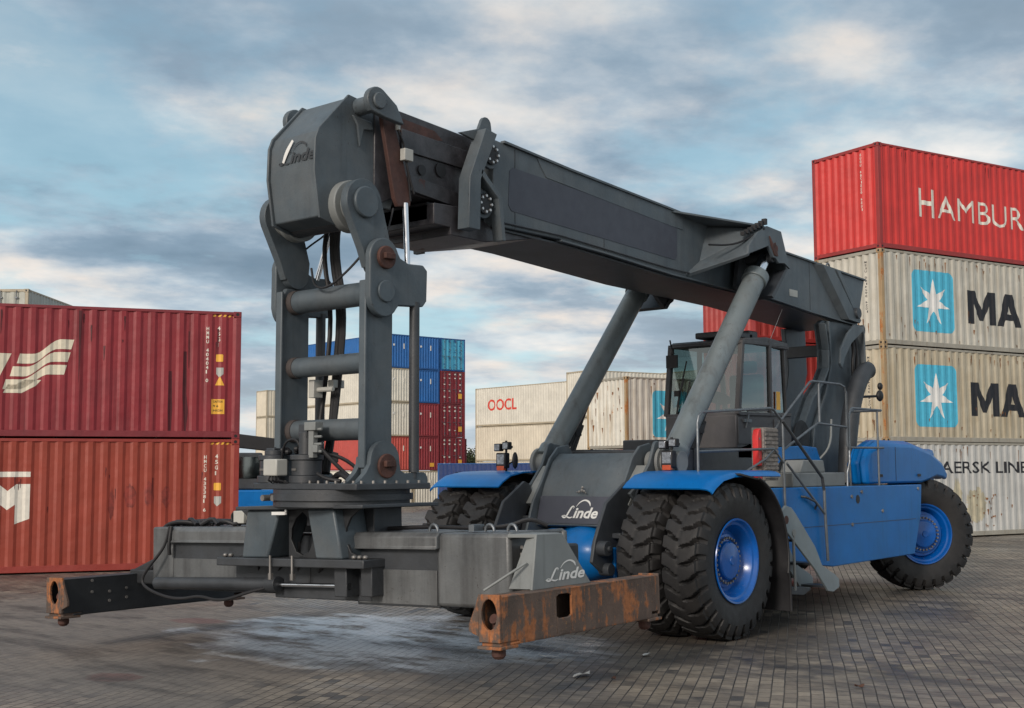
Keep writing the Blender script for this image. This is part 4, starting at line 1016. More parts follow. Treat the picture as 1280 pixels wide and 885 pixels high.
finish(lg, 'logo_lettering', GREYD, hb, lambda co: Vector((co.x - .18, -4.736, 4.8 + co.z * .9)))
sc = ribbon_bm([[(.0, .0, .03), (.05, .1, .05), (.14, .2, .03)]]); finish(sc, 'logo_remnant', WHITE, hb, lambda co: Vector((co.x - .12, -4.74, 4.82 + co.z)))
# head pins: top small, bottom large
for s in (1, -1):
    m = MB(); m.cyl((s * .35, -4.2, 5.4), (s * .62, -4.2, 5.4), .085); m.prism(arc(-4.2, 5.41, .14, 60, 230, 10) + [(-4.1, 5.27), (-3.85, 5.25), (-3.95, 5.42)], *sorted((s * .56, s * .63)))
    m.cyl((s * .63, -4.2, 5.41), (s * .66, -4.2, 5.41), .08); m.prism([(-4.05, 5.28), (-4.02, 5.2), (-4.15, 5.18), (-4.2, 5.0), (-4.24, 5.22), (-4.3, 5.3)], *sorted((s * .35, s * .38)))
    m.build('top_pin', GREY, hb, bevel=.01)
    m = MB(); m.cyl((s * .33, -4.33, 4.39), (s * .44, -4.33, 4.39), .25, n=36); m.cyl((s * .44, -4.33, 4.39), (s * .56, -4.33, 4.39), .185, n=36)
    m.build('pin_sleeve', GREYL, hb, bevel=.01)
m = MB(); m.cyl((-.36, -4.36, 4.32), (.36, -4.36, 4.32), .15, n=32); m.build('pin_tube', GREYD, hb)
# brown guide plates with valve blocks
for s in (1, -1):
    m = MB(); m.prism([(-3.96, 5.33), (-3.93, 5.38), (-3.8, 5.34), (-3.55, 4.6), (-3.56, 4.5), (-3.73, 4.47), (-3.78, 4.55)], *sorted((s * .43, s * .48))); bp_ = m.build('guide_plate', BROWN, RS, bevel=.006)
    m = MB(); m.box(*sorted((s * .49, s * .56)), -3.72, -3.6, 4.93, 5.05); m.cyl((s * .52, -3.78, 5.22), (s * .52, -3.78, 5.3), .025, n=10); m.build('valve_block', BOXG, bp_, bevel=.006)
    m = MB(); m.tube([(s * .5, -3.8, 5.3), (s * .52, -3.77, 5.2), (s * .51, -3.68, 5.1), (s * .52, -3.67, 4.95), (s * .52, -3.62, 4.8), (s * .52, -3.55, 4.62)], .012, smooth=2); m.tube([(s * .52, -3.66, 4.92), (s * .5, -3.6, 4.75), (s * .48, -3.56, 4.55)], .012, smooth=1); m.tube([(s * .44, -3.76, 4.45), (s * .46, -3.82, 4.3), (s * .55, -3.95, 4.18), (s * .6, -4.0, 4.12)], .01, smooth=2); m.build('hose', BLACK, bp_)
# --- hanging links and mast
for s in (1, -1):
    m = MB()
    a_ = Vector((-4.33, 4.39)); 
    pts = arc(-4.33, 4.39, .225, 10, 205, 16) + [(-4.35, 3.95), (-4.28, 3.78)] + arc(-4.13, 3.85, .15, 200, 350, 8) + [(-3.97, 3.98)]
    m.prism(pts, *sorted((s * .55, s * .64))); lk = m.build('hanger_link', GREY, RS, bevel=.015)
    m = MB(); m.cyl((s * .64, -4.33, 4.39), (s * .68, -4.33, 4.39), .15, n=36); m.build('pin_cap', GREY, lk, bevel=.012)
    # mast cheek with damper arm
    m = MB()
    pts = arc(-4.14, 3.88, .19, 20, 190, 12) + [(-4.33, 3.5)] + arc(-4.14, 3.5, .185, 190, 330, 10) + [(-3.95, 3.44), (-3.62, 3.46), (-3.57, 3.52), (-3.56, 3.82), (-3.62, 3.87), (-3.82, 3.86), (-3.93, 3.9)]
    m.prism(pts, *sorted((s * .645, s * .72))); ck = m.build('mast_cheek', GREY, RS, bevel=.012)
    m = MB(); m.cyl((s * .72, -4.14, 3.88), (s * .76, -4.14, 3.88), .11, n=28); m.box(*sorted((s * .76, s * .8)), -4.2, -4.07, 3.86, 3.92); m.build('pivot_pin', RUSTP, ck, bevel=.008)
    m = MB(); m.cyl((s * .72, -4.13, 3.56), (s * .745, -4.13, 3.56), .105, n=28); m.build('pivot_cap', GREY, ck, bevel=.008)
    m = MB()
    m.prism([(-4.3, 1.78), (-3.95, 1.78), (-3.95, 3.6), (-4.02, 3.7), (-4.24, 3.7), (-4.3, 3.6)], *sorted((s * .575, s * .635))); m.prism([(-4.32, 1.9), (-4.29, 1.9), (-4.29, 3.66), (-4.32, 3.66)], *sorted((s * .56, s * .65)))
    m.build('mast_column', GREY, RS, bevel=.01)
    # foot lug
    m = MB()
    pts = [(-4.5, 1.75), (-4.42, 1.79), (-4.34, 1.86), (-4.29, 1.94)] + arc(-4.1, 1.97, .185, 170, 15, 12) + [(-3.9, 1.88), (-3.84, 1.85)] + arc(-3.6, 1.79, .07, 95, 0, 4) + [(-3.53, 1.75)]
    m.prism(pts, *sorted((s * .64, s * .7))); m.prism([(y, z) for y, z in pts[:5]] + [(-4.28, 2.0), (-4.2, 2.05), (-4.0, 1.75)], *sorted((s * .5, s * .56)))
    fl_ = m.build('foot_lug', GREY, RS, bevel=.01)
    m = MB(); m.cyl((s * .7, -4.09, 1.92), (s * .73, -4.09, 1.92), .115, n=28); m.box(*sorted((s * .73, s * .77)), -4.15, -4.03, 1.91, 1.97); m.build('foot_pin', RUSTP, fl_, bevel=.008)
    # damper
    m = MB(); m.cyl((s * .68, -3.7, 1.86), (s * .68, -3.7, 3.5), .05); m.cyl((s * .68, -3.7, 1.8), (s * .68, -3.7, 1.88), .03); dm = m.build('damper_cylinder', GREYD, RS)
    m = MB(); m.cyl((s * .66, -3.78, 3.84), (s * .52, -3.67, 4.5), .028); m.build('damper_rod', CHROME, dm)
m = MB()
for z_, r_ in ((3.56, .115), (2.9, .1), (2.27, .105)): m.cyl((-.58, -4.14, z_), (.58, -4.14, z_), r_, n=32)
cb = m.build('mast_crossbar', GREY, RS)
m = MB()
for z_, r_ in ((3.56, .122), (2.9, .108), (2.27, .113)): m.cyl((-.58, -4.14, z_), (-.5, -4.14, z_), r_, n=32)
m.build('weld_collar', M('scuffed_collar', (.06, .05, .048), .7, var=.4, rust=.5, rustcol=(.05, .025, .018)), cb)
# hoses hanging inside the mast
m = MB()
for k, (x_, y_) in enumerate(((-.3, -3.85), (-.25, -3.85), (-.2, -3.86), (-.36, -3.9))):
    m.tube([(x_ + .05, -3.9, 4.5), (x_ - .08, y_, 4.1), (x_ + .02, y_ + .05, 3.5), (x_, y_, 2.8), (x_ - .02 * k, y_ - .05, 2.2), (x_ + .1, -4.1, 1.85)], .024, smooth=2)
m.tube([(-.2, -4.25, 3.86), (-.1, -4.3, 3.66), (.15, -4.34, 3.62), (.4, -4.3, 3.78), (.5, -4.2, 3.95)], .012, smooth=2)
m.tube([(-.5, -4.34, 1.85), (-.42, -4.4, 2.15), (-.2, -4.4, 2.2), (-.15, -4.38, 2.0)], .012, smooth=2)
m.build('hydraulic_hose', BLACK, RS)
m = MB(); m.box(-.28, -.2, -3.95, -3.8, 2.7, 2.78); m.cyl((-.4, -4.02, 2.68), (-.12, -4.02, 2.68), .025, n=10); m.box(-.42, -.34, -4.08, -3.96, 2.6, 2.78); m.build('hose_bracket', BOXG, RS, bevel=.006)
# --- rotator
m = MB(); m.box(-.74, .74, -4.5, -3.53, 1.7, 1.76); rt = m.build('rotator_plate', GREYD, RS, bevel=.008)
m = MB()
for k in range(12): m.cyl((-.66 + .12 * k, -4.46, 1.76), (-.66 + .12 * k, -4.46, 1.785), .016, n=6)
for k in range(6): m.cyl((.7, -4.4 + .15 * k, 1.76), (.7, -4.4 + .15 * k, 1.785), .016, n=6)
m.build('bolt', BOLT, rt)
m = MB(); m.cyl((0, -4.0, 1.54), (0, -4.0, 1.7), .66, n=48); m.cyl((0, -4.0, 1.6), (0, -4.0, 1.66), .69, n=48); m.build('slewing_ring', GREYD, rt)
m = MB(); m.cyl((-.42, -4.64, 1.62), (-.42, -4.55, 1.62), .03, n=12); m.cyl((-.27, -4.64, 1.62), (-.27, -4.55, 1.62), .03, n=12); m.build('grease_nipple', BOLT, rt)
for (mx_, h_) in ((-.62, .0), (-.14, .14)):
    m = MB(); m.cyl((mx_, -4.33, 1.76), (mx_, -4.33, 1.83), .17, n=24); m.cyl((mx_, -4.33, 1.83), (mx_, -4.33, 1.98), .145, n=24); m.cyl((mx_, -4.33, 1.98), (mx_, -4.33, 2.03), .16, n=24)
    m.cyl((mx_, -4.33, 2.03), (mx_, -4.33, 2.08 + h_ * 1.2), .1 if not h_ else .08, n=20); m.box(mx_ - .06, mx_ + .06, -4.39, -4.27, 2.05 + h_, 2.1 + h_ * 1.6)
    mo = m.build('slew_motor', GREYD, RS, bevel=.006)
    m = MB(); m.box(mx_ - .04, mx_ + .02, -4.485, -4.47, 1.88, 1.9); m.build('plate', BOLT, mo)
m = MB()
for k in range(10):
    a = random.uniform(-.2, .2); m.ball((-.72 + .045 * k, -4.3 + a * .3, 2.06 + random.uniform(0, .04)), (.035, .04, .03), 8)
m.build('hose_fitting', BLACK, RS)
m = MB(); m.box(-.44, -.24, -4.62, -4.48, 1.83, 1.99); jb = m.build('junction_box', BOXG, RS, bevel=.012)
m = MB()
for k in range(4): m.tube([(-.4 + .04 * k, -4.56, 1.83), (-.42 + .05 * k, -4.57, 1.79), (-.45 + .08 * k, -4.5, 1.765)], .008)
m.build('cable', BLACK, jb)
m = MB(); m.box(-.02, .05, -4.42, -4.36, 2.0, 2.32); m.box(-.06, .1, -4.44, -4.34, 2.26, 2.34); m.box(.05, .12, -4.43, -4.37, 2.05, 2.12)
for k in range(4): m.cyl((.05, -4.4, 2.06 + .07 * k), (.15, -4.4, 2.06 + .07 * k), .014, n=8)
m.build('valve_block', GREYL, RS, bevel=.005)
m = MB()
m.tube([(.1, -4.38, 2.1), (.22, -4.3, 1.95), (.34, -4.2, 1.8), (.45, -4.1, 1.77)], .02, smooth=2); m.tube([(.02, -4.3, 2.05), (.2, -4.15, 2.0), (.38, -4.05, 1.82)], .018, smooth=2)
m.tube([(.1, -4.2, 1.8), (.3, -4.3, 1.86), (.48, -4.35, 1.8)], .03, smooth=2); m.tube([(.1, -4.4, 1.85), (.25, -4.42, 1.8), (.4, -4.38, 1.78)], .02, smooth=1); m.build('slew_hose', BLACK, RS)

# --- spreader
SP = MB()
SP.box(1.78, 2.6, -.45, .33, .285, .93)
sp = SP.build('spreader_body', SPREAD, RS, bevel=.035)
sp.location = (-.429, -3.767, .341); sp.rotation_euler = (0, -.0253, math.atan2(.0648, .9979))
ARMD = M('black_steel', (.02, .022, .025), .5, var=.3, bump=.2)
def sub(m, name, mat, bevel=.008, **k): return m.build(name, mat, sp, bevel=bevel, **k)
m = MB(); m.box(-2.2, -1.86, -.45, .33, .33, .99); m.box(2.585, 2.63, -.47, .36, .885, .945)
m.box(2.6, 2.66, .3, .36, .3, .93); sub(m, 'end_sleeve', SPREAD, .02)
m = MB(); m.prism([(-.52, .79), (-.5, .81), (-.5, .9), (-.46, .94), (.33, .94), (.33, .88), (-.44, .88), (-.44, .79)], .78, 1.83); m.prism([(-.52, .83), (-.5, .85), (-.5, .95), (-.46, .99), (.33, .99), (.33, .93), (-.44, .93), (-.44, .83)], -1.9, -.2); sub(m, 'top_flange', SPREAD, .01)
m = MB(); m.box(.8, 1.8, -.43, .3, .27, .88); m.box(-1.88, -.3, -.43, .3, .335, .9); m.box(-.3, .8, -.3, .3, .3, .9); sub(m, 'beam_web', GREYD, .01)
m = MB(); m.box(.83, 1.78, -.442, -.43, .29, .6); m.box(-1.85, -.86, -.442, -.43, .45, .66); sub(m, 'worn_plate', SPREAD, .003)
m = MB(); m.box(-.85, 1.15, -.72, -.42, .62, .7); m.box(-.86, .2, -.455, -.42, .42, .62); m.box(-.3, 1.0, -.445, -.42, .3, .62); m.box(1.0, 1.14, -.6, -.42, .36, .7); m.box(.68, .84, -.62, -.4, .35, .66); sub(m, 'mounting_bracket', GREYD, .01)
m = MB()
sub(m, 'bolt_bar', BOLT, 0) if False else m.bm.free()
for x_ in (-.78, -.7, .98, 1.05, 1.12):
    m = MB(); m.ball((x_, -.66, .72), (.028, .028, .022), 10); sub(m, 'dome_bolt', BOLT, 0)
# legs carrying the turntable
for (a0, a1, b0, b1) in ((-.4, .06, -.5, -.13), (.43, .78, .52, .86)):
    m = MB(); m.hull([(a0, -.72, 1.165), (a1, -.72, 1.165), (a1, -.3, 1.165), (a0, -.3, 1.165)], [(b0, -.7, .7), (b1, -.7, .7), (b1, -.3, .7), (b0, -.3, .7)]); sub(m, 'turntable_leg', GREY, .02)
for x_, sgn in ((.06, 1), (.78, 1), (-.4, -1), (.43, -1)):
    m = MB(); x2 = x_ + sgn * .3
    pts = [(x_ - sgn * .02, 1.16)] + [(x_ + sgn * (.3 - .3 * math.cos(math.radians(a))) if False else x_ + sgn * (.03 + .25 * (1 - math.sin(math.radians(a)))), .72 + .4 * (1 - math.cos(math.radians(a))) ) for a in (90, 70, 50, 30, 15, 0)][:0]
    pts = [(x_, 1.16), (x_ + sgn * .22, 1.16), (x_ + sgn * .1, 1.08), (x_ + sgn * .04, .98), (x_ + sgn * .03, .88), (x_ + sgn * .1, .76), (x_ + sgn * .26, .7), (x_, .7)]
    m.prism(pts, -.6, -.57, 1); sub(m, 'gusset_plate', ARMD, .004)  # plates coloured black to imitate the shade between the legs
m = MB(); m.box(-.3, .9, -.3, .1, .93, 1.165); sub(m, 'shaded_beam', GREYD, .01)  # dark box added behind the legs, stands for beams in shade
m = MB(); m.box(-.5, 1.2, -.78, .3, 1.165, 1.2); m.box(.2, .25, -.5, -.4, 1.0, 1.16); sub(m, 'turntable_plate', GREYD, .008)
m = MB(); m.box(.02, .22, -.785, -.775, 1.115, 1.145); m.box(.2, .22, -.785, -.775, 1.115, 1.165); sub(m, 'white_scale', WHITE, 0)
# side shift cylinder
m = MB(); m.cyl((-2.02, -.53, .405), (-.18, -.53, .44), .062); m.cyl((-.3, -.53, .44), (-.16, -.53, .44), .075); cs = sub(m, 'shift_cylinder', GREYD, .004)
m = MB(); m.cyl((-.16, -.53, .435), (.7, -.53, .445), .02); m.cyl((.68, -.58, .445), (.84, -.58, .445), .035); sub(m, 'shift_rod', CHROME, 0)
m = MB(); m.tube([(-1.85, -.5, 1.0), (-1.88, -.52, .85), (-1.92, -.55, .74), (-2.1, -.6, .55), (-2.2, -.6, .42), (-2.05, -.62, .34), (-1.75, -.62, .27), (-1.5, -.62, .26), (-1.25, -.6, .3), (-1.0, -.6, .26), (-.8, -.6, .28), (-.5, -.6, .36), (-.3, -.58, .4)], .016, smooth=2)
m.tube([(-1.82, -.5, 1.0), (-1.84, -.52, .8), (-1.85, -.5, .7)], .02, smooth=1)
m.tube([(-2.15, .0, 1.02), (-1.7, -.1, 1.04), (-1.2, -.1, 1.03), (-.6, -.2, 1.03)], .03, smooth=1)
for k in range(9): m.tube([(-2.1 + .17 * k, -.3 + .1 * (k % 3), 1.01), (-2.0 + .18 * k, -.25, 1.05 + .03 * (k % 2)), (-1.85 + .17 * k, -.2 - .08 * (k % 2), 1.01)], .022, smooth=1)
m.tube([(.9, -.1, .96), (1.4, -.05, .975), (2.0, -.1, .96), (2.35, -.1, .98), (2.5, 0, 1.05), (2.62, .1, .98)], .02, smooth=2)
m.tube([(-1.2, -.2, 1.02), (-1.22, -.2, 1.12), (-1.08, -.2, 1.16), (-.98, -.2, 1.06)], .015, smooth=2)
sub(m, 'hose', BLACK, 0)
rh = random.Random(5)
for k in range(7):
    m = MB(); o_ = rh.uniform(-.05, .05); q_ = -.3 + .07 * k
    m.tube([(-1.7 + o_, q_ + .1, 1.01), (-1.95 + o_, q_, 1.05), (-2.2 + o_, q_ - .02, 1.0), (-2.3 + o_ * .5, q_, .8), (-2.33 + o_, q_ + .02, .6), (-2.5, q_ + .02, .5)], .02, smooth=2); sub(m, 'hydraulic_hose', BLACK, 0)
for k in range(5):
    m = MB(); x_ = -.5 + .28 * k; m.tube([(x_, -.46, .84), (x_ + .04, -.5, .74), (x_ + .1 * (k % 2), -.5, .66), (x_ - .03, -.44, .56)], .014, smooth=2); sub(m, 'grease_hose', BLACK, 0)
for x_ in (-.05, .25):
    m = MB(); m.cyl((x_, -.74, .73), (x_, -.74, .5), .012, n=8); m.box(x_ - .02, x_ + .02, -.75, -.72, .5, .56); sub(m, 'stop_bolt', BOLT, 0)
m = MB(); m.box(-1.08, -.92, -.3, -.15, 1.02, 1.15); m.cyl((-.92, -.22, 1.08), (-.84, -.22, 1.08), .04); sub(m, 'connector_box', BOXG, .008)
m = MB()
for k in range(6): m.box(-.85 + .1 * k, -.78 + .1 * k, -.32, -.1, 1.0, 1.08 + .06 * (k % 2)); m.cyl((-.8 + .1 * k, -.25, 1.05), (-.8 + .1 * k, -.25, 1.17), .02, n=8)
sub(m, 'valve_bank', GREYD, .004)
m = MB()
for x_ in (1.55, 2.2, 2.45): m.tube([(x_ + .05 * math.cos(a), -.2, .94 + .06 * math.sin(a)) for a in [PI * k / 6 for k in range(7)]], .014)
m.box(2.0, 2.06, -.25, -.1, .94, 1.0); sub(m, 'lifting_eye', STEEL, 0)
# arms carrying the end beams
m = MB(); m.box(2.6, 2.87, -.3, .22, .36, .82); m.box(-2.8, -2.2, -.3, .22, .36, .52); m.hull([(-2.2, -.35, .98), (-2.2, -.1, .98), (-2.2, .2, .4), (-2.2, -.35, .4)], [(-2.27, -.2, .72), (-2.27, -.1, .72), (-2.27, .2, .4), (-2.27, -.2, .4)]); m.hull([(-2.27, -.2, .72), (-2.27, -.1, .72), (-2.27, .2, .4), (-2.27, -.2, .4)], [(-2.74, -.3, .52), (-2.74, .2, .52), (-2.74, .2, .36), (-2.74, -.3, .36)]); sub(m, 'telescopic_arm', ARMD, .02)
for s in (1, -1):
    mt = RUST if s > 0 else ARMD
    X0, X1 = (2.87, 3.08) if s > 0 else (-2.93, -2.66)
    m = MB()
    # hollow beam: four plates, the outer one with a hole for the right hand beam
    m.box(X0, X1, -1.22, 1.22, .455, .475); m.box(X0, X1, -1.1, 1.1, .09, .11)
    for xa in (X0, X1 - .02):
        if s > 0 and xa > 3:
            yy0, yy1, zz0, zz1 = -.46, -.24, .255, .41
            out_ = [(-1.22, .12), (-1.0, .12), (-.98, .095), (1.1, .095), (1.1, .15), (1.22, .15), (1.22, .47), (-1.22, .47)]
            m.prism([(-1.22, .12), (-1.0, .12), (-.98, .095), (yy0, .095), (yy0, .47), (-1.22, .47)], xa, X1)
            m.prism([(yy1, .095), (1.1, .095), (1.1, .15), (1.22, .15), (1.22, .47), (yy1, .47)], xa, X1)
            m.prism([(yy0, .095), (yy1, .095), (yy1, zz0), (yy1 - .04, zz0 - .02), (yy0 + .04, zz0 - .02), (yy0, zz0)], xa, X1)
            m.prism([(yy0, zz1), (yy0 + .04, zz1 + .02), (yy1 - .04, zz1 + .02), (yy1, zz1), (yy1, .47), (yy0, .47)], xa, X1)
        else:
            m.prism([(-1.22, .12), (-1.0, .12), (-.98, .095), (1.1, .095), (1.1, .15), (1.22, .15), (1.22, .47), (-1.22, .47)], xa, xa + .02)
    bm_ = sub(m, 'end_beam', mt, .006)
    for ye, sg in ((-1.22, -1), (1.22, 1)):
        yf = (ye - .03, ye) if sg < 0 else (ye, ye + .03)
        m = MB(); cx_ = (X0 + X1) / 2
        # face plate with oval opening, built as two halves
        ov = arc(cx_, .33, 1, 90, 270, 12); 
        for hh in (1, -1):
            oval = [(cx_ + hh * .075 * math.sin(math.radians(a)), .335 + .12 * math.cos(math.radians(a))) for a in range(0, 181, 15)]
            edge = [(cx_, .12), (cx_ + hh * (X1 - X0) / 2, .12), (cx_ + hh * (X1 - X0) / 2, .49), (cx_, .49)]
            m.prism(oval + edge, *yf, axis=1)
        m.box(X0 + .01, X1 - .01, *sorted((ye, ye - sg * .25)), .085, .125)
        m.box(X0 - .01, X1 + .01, *sorted((ye + sg * .04, ye - sg * .2)), .065, .09)
        fl2 = (X0, -1) if s > 0 else (X1, 1)
        m.prism([(fl2[0], .48), (fl2[0] + fl2[1] * .03, .4), (fl2[0] + fl2[1] * .1, .25), (fl2[0] + fl2[1] * .1, .2), (fl2[0], .16)], *yf, axis=1)
        m.build('corner_housing', RUST, sp, bevel=.005)
        m = MB(); cyy = -1.13 if sg < 0 else 1.13; mt2 = Matrix.Translation((cx_, cyy, 0))
        m.lathe([(.001, -.025), (.035, -.018), (.056, .005), (.058, .04), (.046, .07), (.046, .3), (.001, .3)], 20, mt2, 'Z'); m.build('twistlock', RUSTP, sp)
        m = MB(); m.cyl((cx_, ye - sg * .08, .28), (cx_, ye - sg * .03, .3), .04, n=12); m.build('guide_roller', RUSTP, sp)
# gusset with the faded wordmark
m = MB(); m.prism([(-.56, .93), (-.18, .925), (.25, .475), (-.64, .475)], 2.94, 2.965); m.hull([(2.94, -.56, .9), (2.94, -.54, .9), (2.94, -.6, .48), (2.94, -.62, .48)], [(2.82, -.5, .9), (2.82, -.48, .9), (2.72, -.62, .48), (2.72, -.64, .48)]); m.box(2.66, 2.95, -.56, -.2, .9, .93)
m.tube([(2.9, -.62, .7), (2.62, -.85, .48)], .012)
sub(m, 'side_gusset', GREYL, .005)
lg = script_logo(.118, 2.1); finish(lg, 'logo_lettering', WHITE, sp, lambda co: Vector((2.969, co.x - .44, .53 + co.z)))
m = MB()
for k in range(6): m.box(2.66, 2.69, -.4 + .005 * k, -.36, .5 + .06 * k, .525 + .06 * k)
sub(m, 'roller_chain', BOLT, 0)
m = MB()
for y_, z_ in ((-.88, .47), (-.88, .35), (-.66, .34), (-.66, .24), (-.44, .36), (-.44, .26)): m.cyl((-2.66, y_, z_ - .03), (-2.65, y_, z_ - .03), .016, n=8)
sub(m, 'bolt', BOLT, 0)

# --- cab
CB = MB(); w_ = .57
CB.prism([(2.62, 2.16), (4.2, 2.12), (4.2, 2.66), (2.62, 2.62)], -w_, w_)
cab = CB.build('cab', M('cab_dark_paint', (.05, .05, .056), .5, var=.2, dust=.3), RS, bevel=.02)
CABM = cab.data.materials[0]
m = MB(); m.prism([(2.72, 3.6), (2.85, 3.68), (3.5, 3.74), (4.1, 3.7), (4.16, 3.6)], -.59, .59); m.build('roof', CABM, cab, bevel=.02)
m = MB()
T = {}
def bar(p, q, r=.03): m.box(-r, r, -r, r, 0, (Vector(q) - Vector(p)).length, Matrix.Translation(p) @ (Vector(q) - Vector(p)).to_track_quat('Z', 'Y').to_matrix().to_4x4())
for s in (1, -1):
    bar((s * w_, 2.66, 2.62), (s * w_, 2.8, 3.64), .035); bar((s * w_, 3.56, 2.62), (s * w_, 3.56, 3.7), .03); bar((s * (w_ - .08), 4.16, 2.62), (s * (w_ - .05), 4.06, 3.66), .03)
bar((-w_, 2.8, 3.62), (w_, 2.8, 3.62), .03); bar((-w_, 2.66, 2.62), (w_, 2.66, 2.62), .03)
for s in (1, -1): bar((s * w_, 2.66, 2.63), (s * w_, 4.15, 2.66), .025); bar((s * w_, 2.8, 3.62), (s * w_, 4.1, 3.66), .025); bar((s * w_, 2.92, 2.68), (s * w_, 3.5, 2.7), .015)
m.build('window_frame', CABM, cab, bevel=.008)
def pane(P):
    q = MB(); q.poly(P); return q.build('glass_pane', GLASS, cab, smooth=False)
pane([(-w_, 2.66, 2.62), (w_, 2.66, 2.62), (w_, 2.8, 3.62), (-w_, 2.8, 3.62)])
for s in (1, -1):
    pane([(s * w_, 2.68, 2.64), (s * w_, 3.55, 2.66), (s * w_, 3.55, 3.66), (s * w_, 2.82, 3.62)])
    pane([(s * w_, 3.58, 2.66), (s * (w_ - .07), 4.14, 2.66), (s * (w_ - .05), 4.05, 3.64), (s * w_, 3.58, 3.66)])
pane([(-.5, 4.15, 2.66), (.5, 4.15, 2.66), (.5, 4.05, 3.64), (-.5, 4.05, 3.64)])
m = MB(); m.box(-.22, .3, 3.35, 3.85, 2.45, 2.6); m.box(-.22, .3, 3.78, 3.92, 2.6, 3.25); m.box(-.12, .2, 3.82, 3.92, 3.27, 3.45); m.build('seat', BLACK, cab, bevel=.04)
m = MB(); m.cyl((.02, 3.0, 2.3), (.02, 3.08, 2.86), .03); m.lathe([(.17, -.012), (.19, 0), (.17, .012)], 24, Matrix.Translation((.02, 3.08, 2.88)) @ Matrix.Rotation(-.5, 4, 'X'), 'Z'); m.box(.3, .5, 2.85, 3.5, 2.6, 2.72); m.build('steering_wheel', BLACK, cab, bevel=0)
m = MB(); m.tube([(-.4, 2.64, 2.6), (-.36, 2.66, 2.9), (-.3, 2.7, 3.15)], .013); m.tube([(-.4, 2.66, 2.75), (-.28, 2.74, 3.4)], .01); m.tube([(-.3, 2.65, 2.62), (-.22, 2.72, 3.1)], .01); m.box(-.42, -.34, 2.62, 2.66, 2.9, 2.98); m.build('wiper', BLACK, cab)
m = MB(); m.prism([(2.64, 2.22), (3.2, 2.22), (3.34, 2.34), (3.46, 2.5), (3.6, 2.55), (3.6, 2.6), (2.64, 2.58)], .572, .586); m.prism([(2.66, 2.16), (3.16, 2.16), (3.3, 2.3), (3.6, 2.34), (3.6, 2.16)], .572, .58)
m.prism([(3.65, 2.2), (4.15, 2.2), (4.15, 2.6), (3.65, 2.58)], .572, .584)
m.build('door_panel', CABM, cab, bevel=.006)
m = MB(); m.box(.586, .62, 2.75, 2.95, 2.52, 2.56); m.tube([(.6, 2.82, 2.44), (.62, 2.84, 2.56), (.6, 2.9, 2.62)], .012); m.build('door_handle', STEEL, cab)
m = MB(); m.box(.571, .575, 3.75, 3.86, 2.72, 2.98); m.build('yellow_sticker', YEL, cab)
m = MB(); m.box(-.3, .3, 3.0, 3.6, 3.73, 3.82); m.box(.1, .3, 3.5, 3.75, 3.72, 3.86); m.build('air_conditioner', GREYD, cab, bevel=.02)
m = MB(); m.cyl((.35, 4.0, 3.7), (.35, 4.02, 3.76), .02, n=10); m.tube([(.35, 4.02, 3.76), (.35, 4.45, 4.3)], .004, n=6); m.build('antenna', WHITE, cab)
m = MB(); m.tube([(-.5, 2.66, 3.7), (-.45, 2.62, 3.58), (-.4, 2.6, 3.5)], .012); m.box(-.52, -.34, 2.58, 2.61, 3.3, 3.48); m.build('mirror', BLACK, cab)

# --- machinery behind the rails
m = MB(); m.prism([(2.7, 1.86), (2.7, 2.16), (3.6, 2.2), (4.0, 2.18), (4.22, 1.86), (4.02, 1.82), (3.75, 2.02), (2.95, 2.0), (2.8, 1.86)], .98, 1.05); m.box(.9, 1.0, 1.9, 2.8, 2.02, 2.14); m.build('blue_bracket', BLUE, RS, bevel=.008)
m = MB(); m.box(.75, 1.4, 2.6, 4.15, 1.64, 1.83); m.prism([(3.0, 1.83), (3.75, 1.83), (3.7, 2.0), (3.1, 2.0)], .8, 1.3); m.build('tool_box', GREYL, RS, bevel=.015)
m = MB(); m.box(-1.3, -.72, 2.6, 4.4, 1.64, 2.3); m.box(-.4, .4, 4.4, 5.8, 1.64, 2.25); m.build('engine_cover', GREYD, RS, bevel=.02)
m = MB(); m.lathe([(.001, 0), (.24, 0), (.24, .02), (.001, .02)], 28, Matrix.Translation((.58, 4.45, 2.35))); m.build('fan_grille', BLACK, RS)
m = MB(); m.box(1.45, 1.62, 1.44, 1.8, 1.74, 2.39); lp = m.build('louvre_board', WOODY, RS, bevel=.01)
m = MB()
for k in range(12): m.box(1.62, 1.632, 1.47, 1.79, 1.77 + .052 * k, 1.8 + .052 * k)
m.build('slat', WOODY, lp)
m = MB(); m.prism([(1.33, 1.74), (1.43, 1.74), (1.43, 1.86), (1.34, 1.82)], 1.52, 1.6); m.prism([(1.34, 1.92), (1.43, 1.92), (1.43, 2.3), (1.42, 2.38), (1.36, 2.36), (1.33, 2.28)], 1.52, 1.6); m.build('red_edge', REDP, lp, bevel=.01)
m = MB()
for k in range(3): m.cyl((1.602, 1.37, 1.97 + .14 * k), (1.606, 1.37, 1.97 + .14 * k), .014, n=8)
m.build('bolt', BOLT, lp)
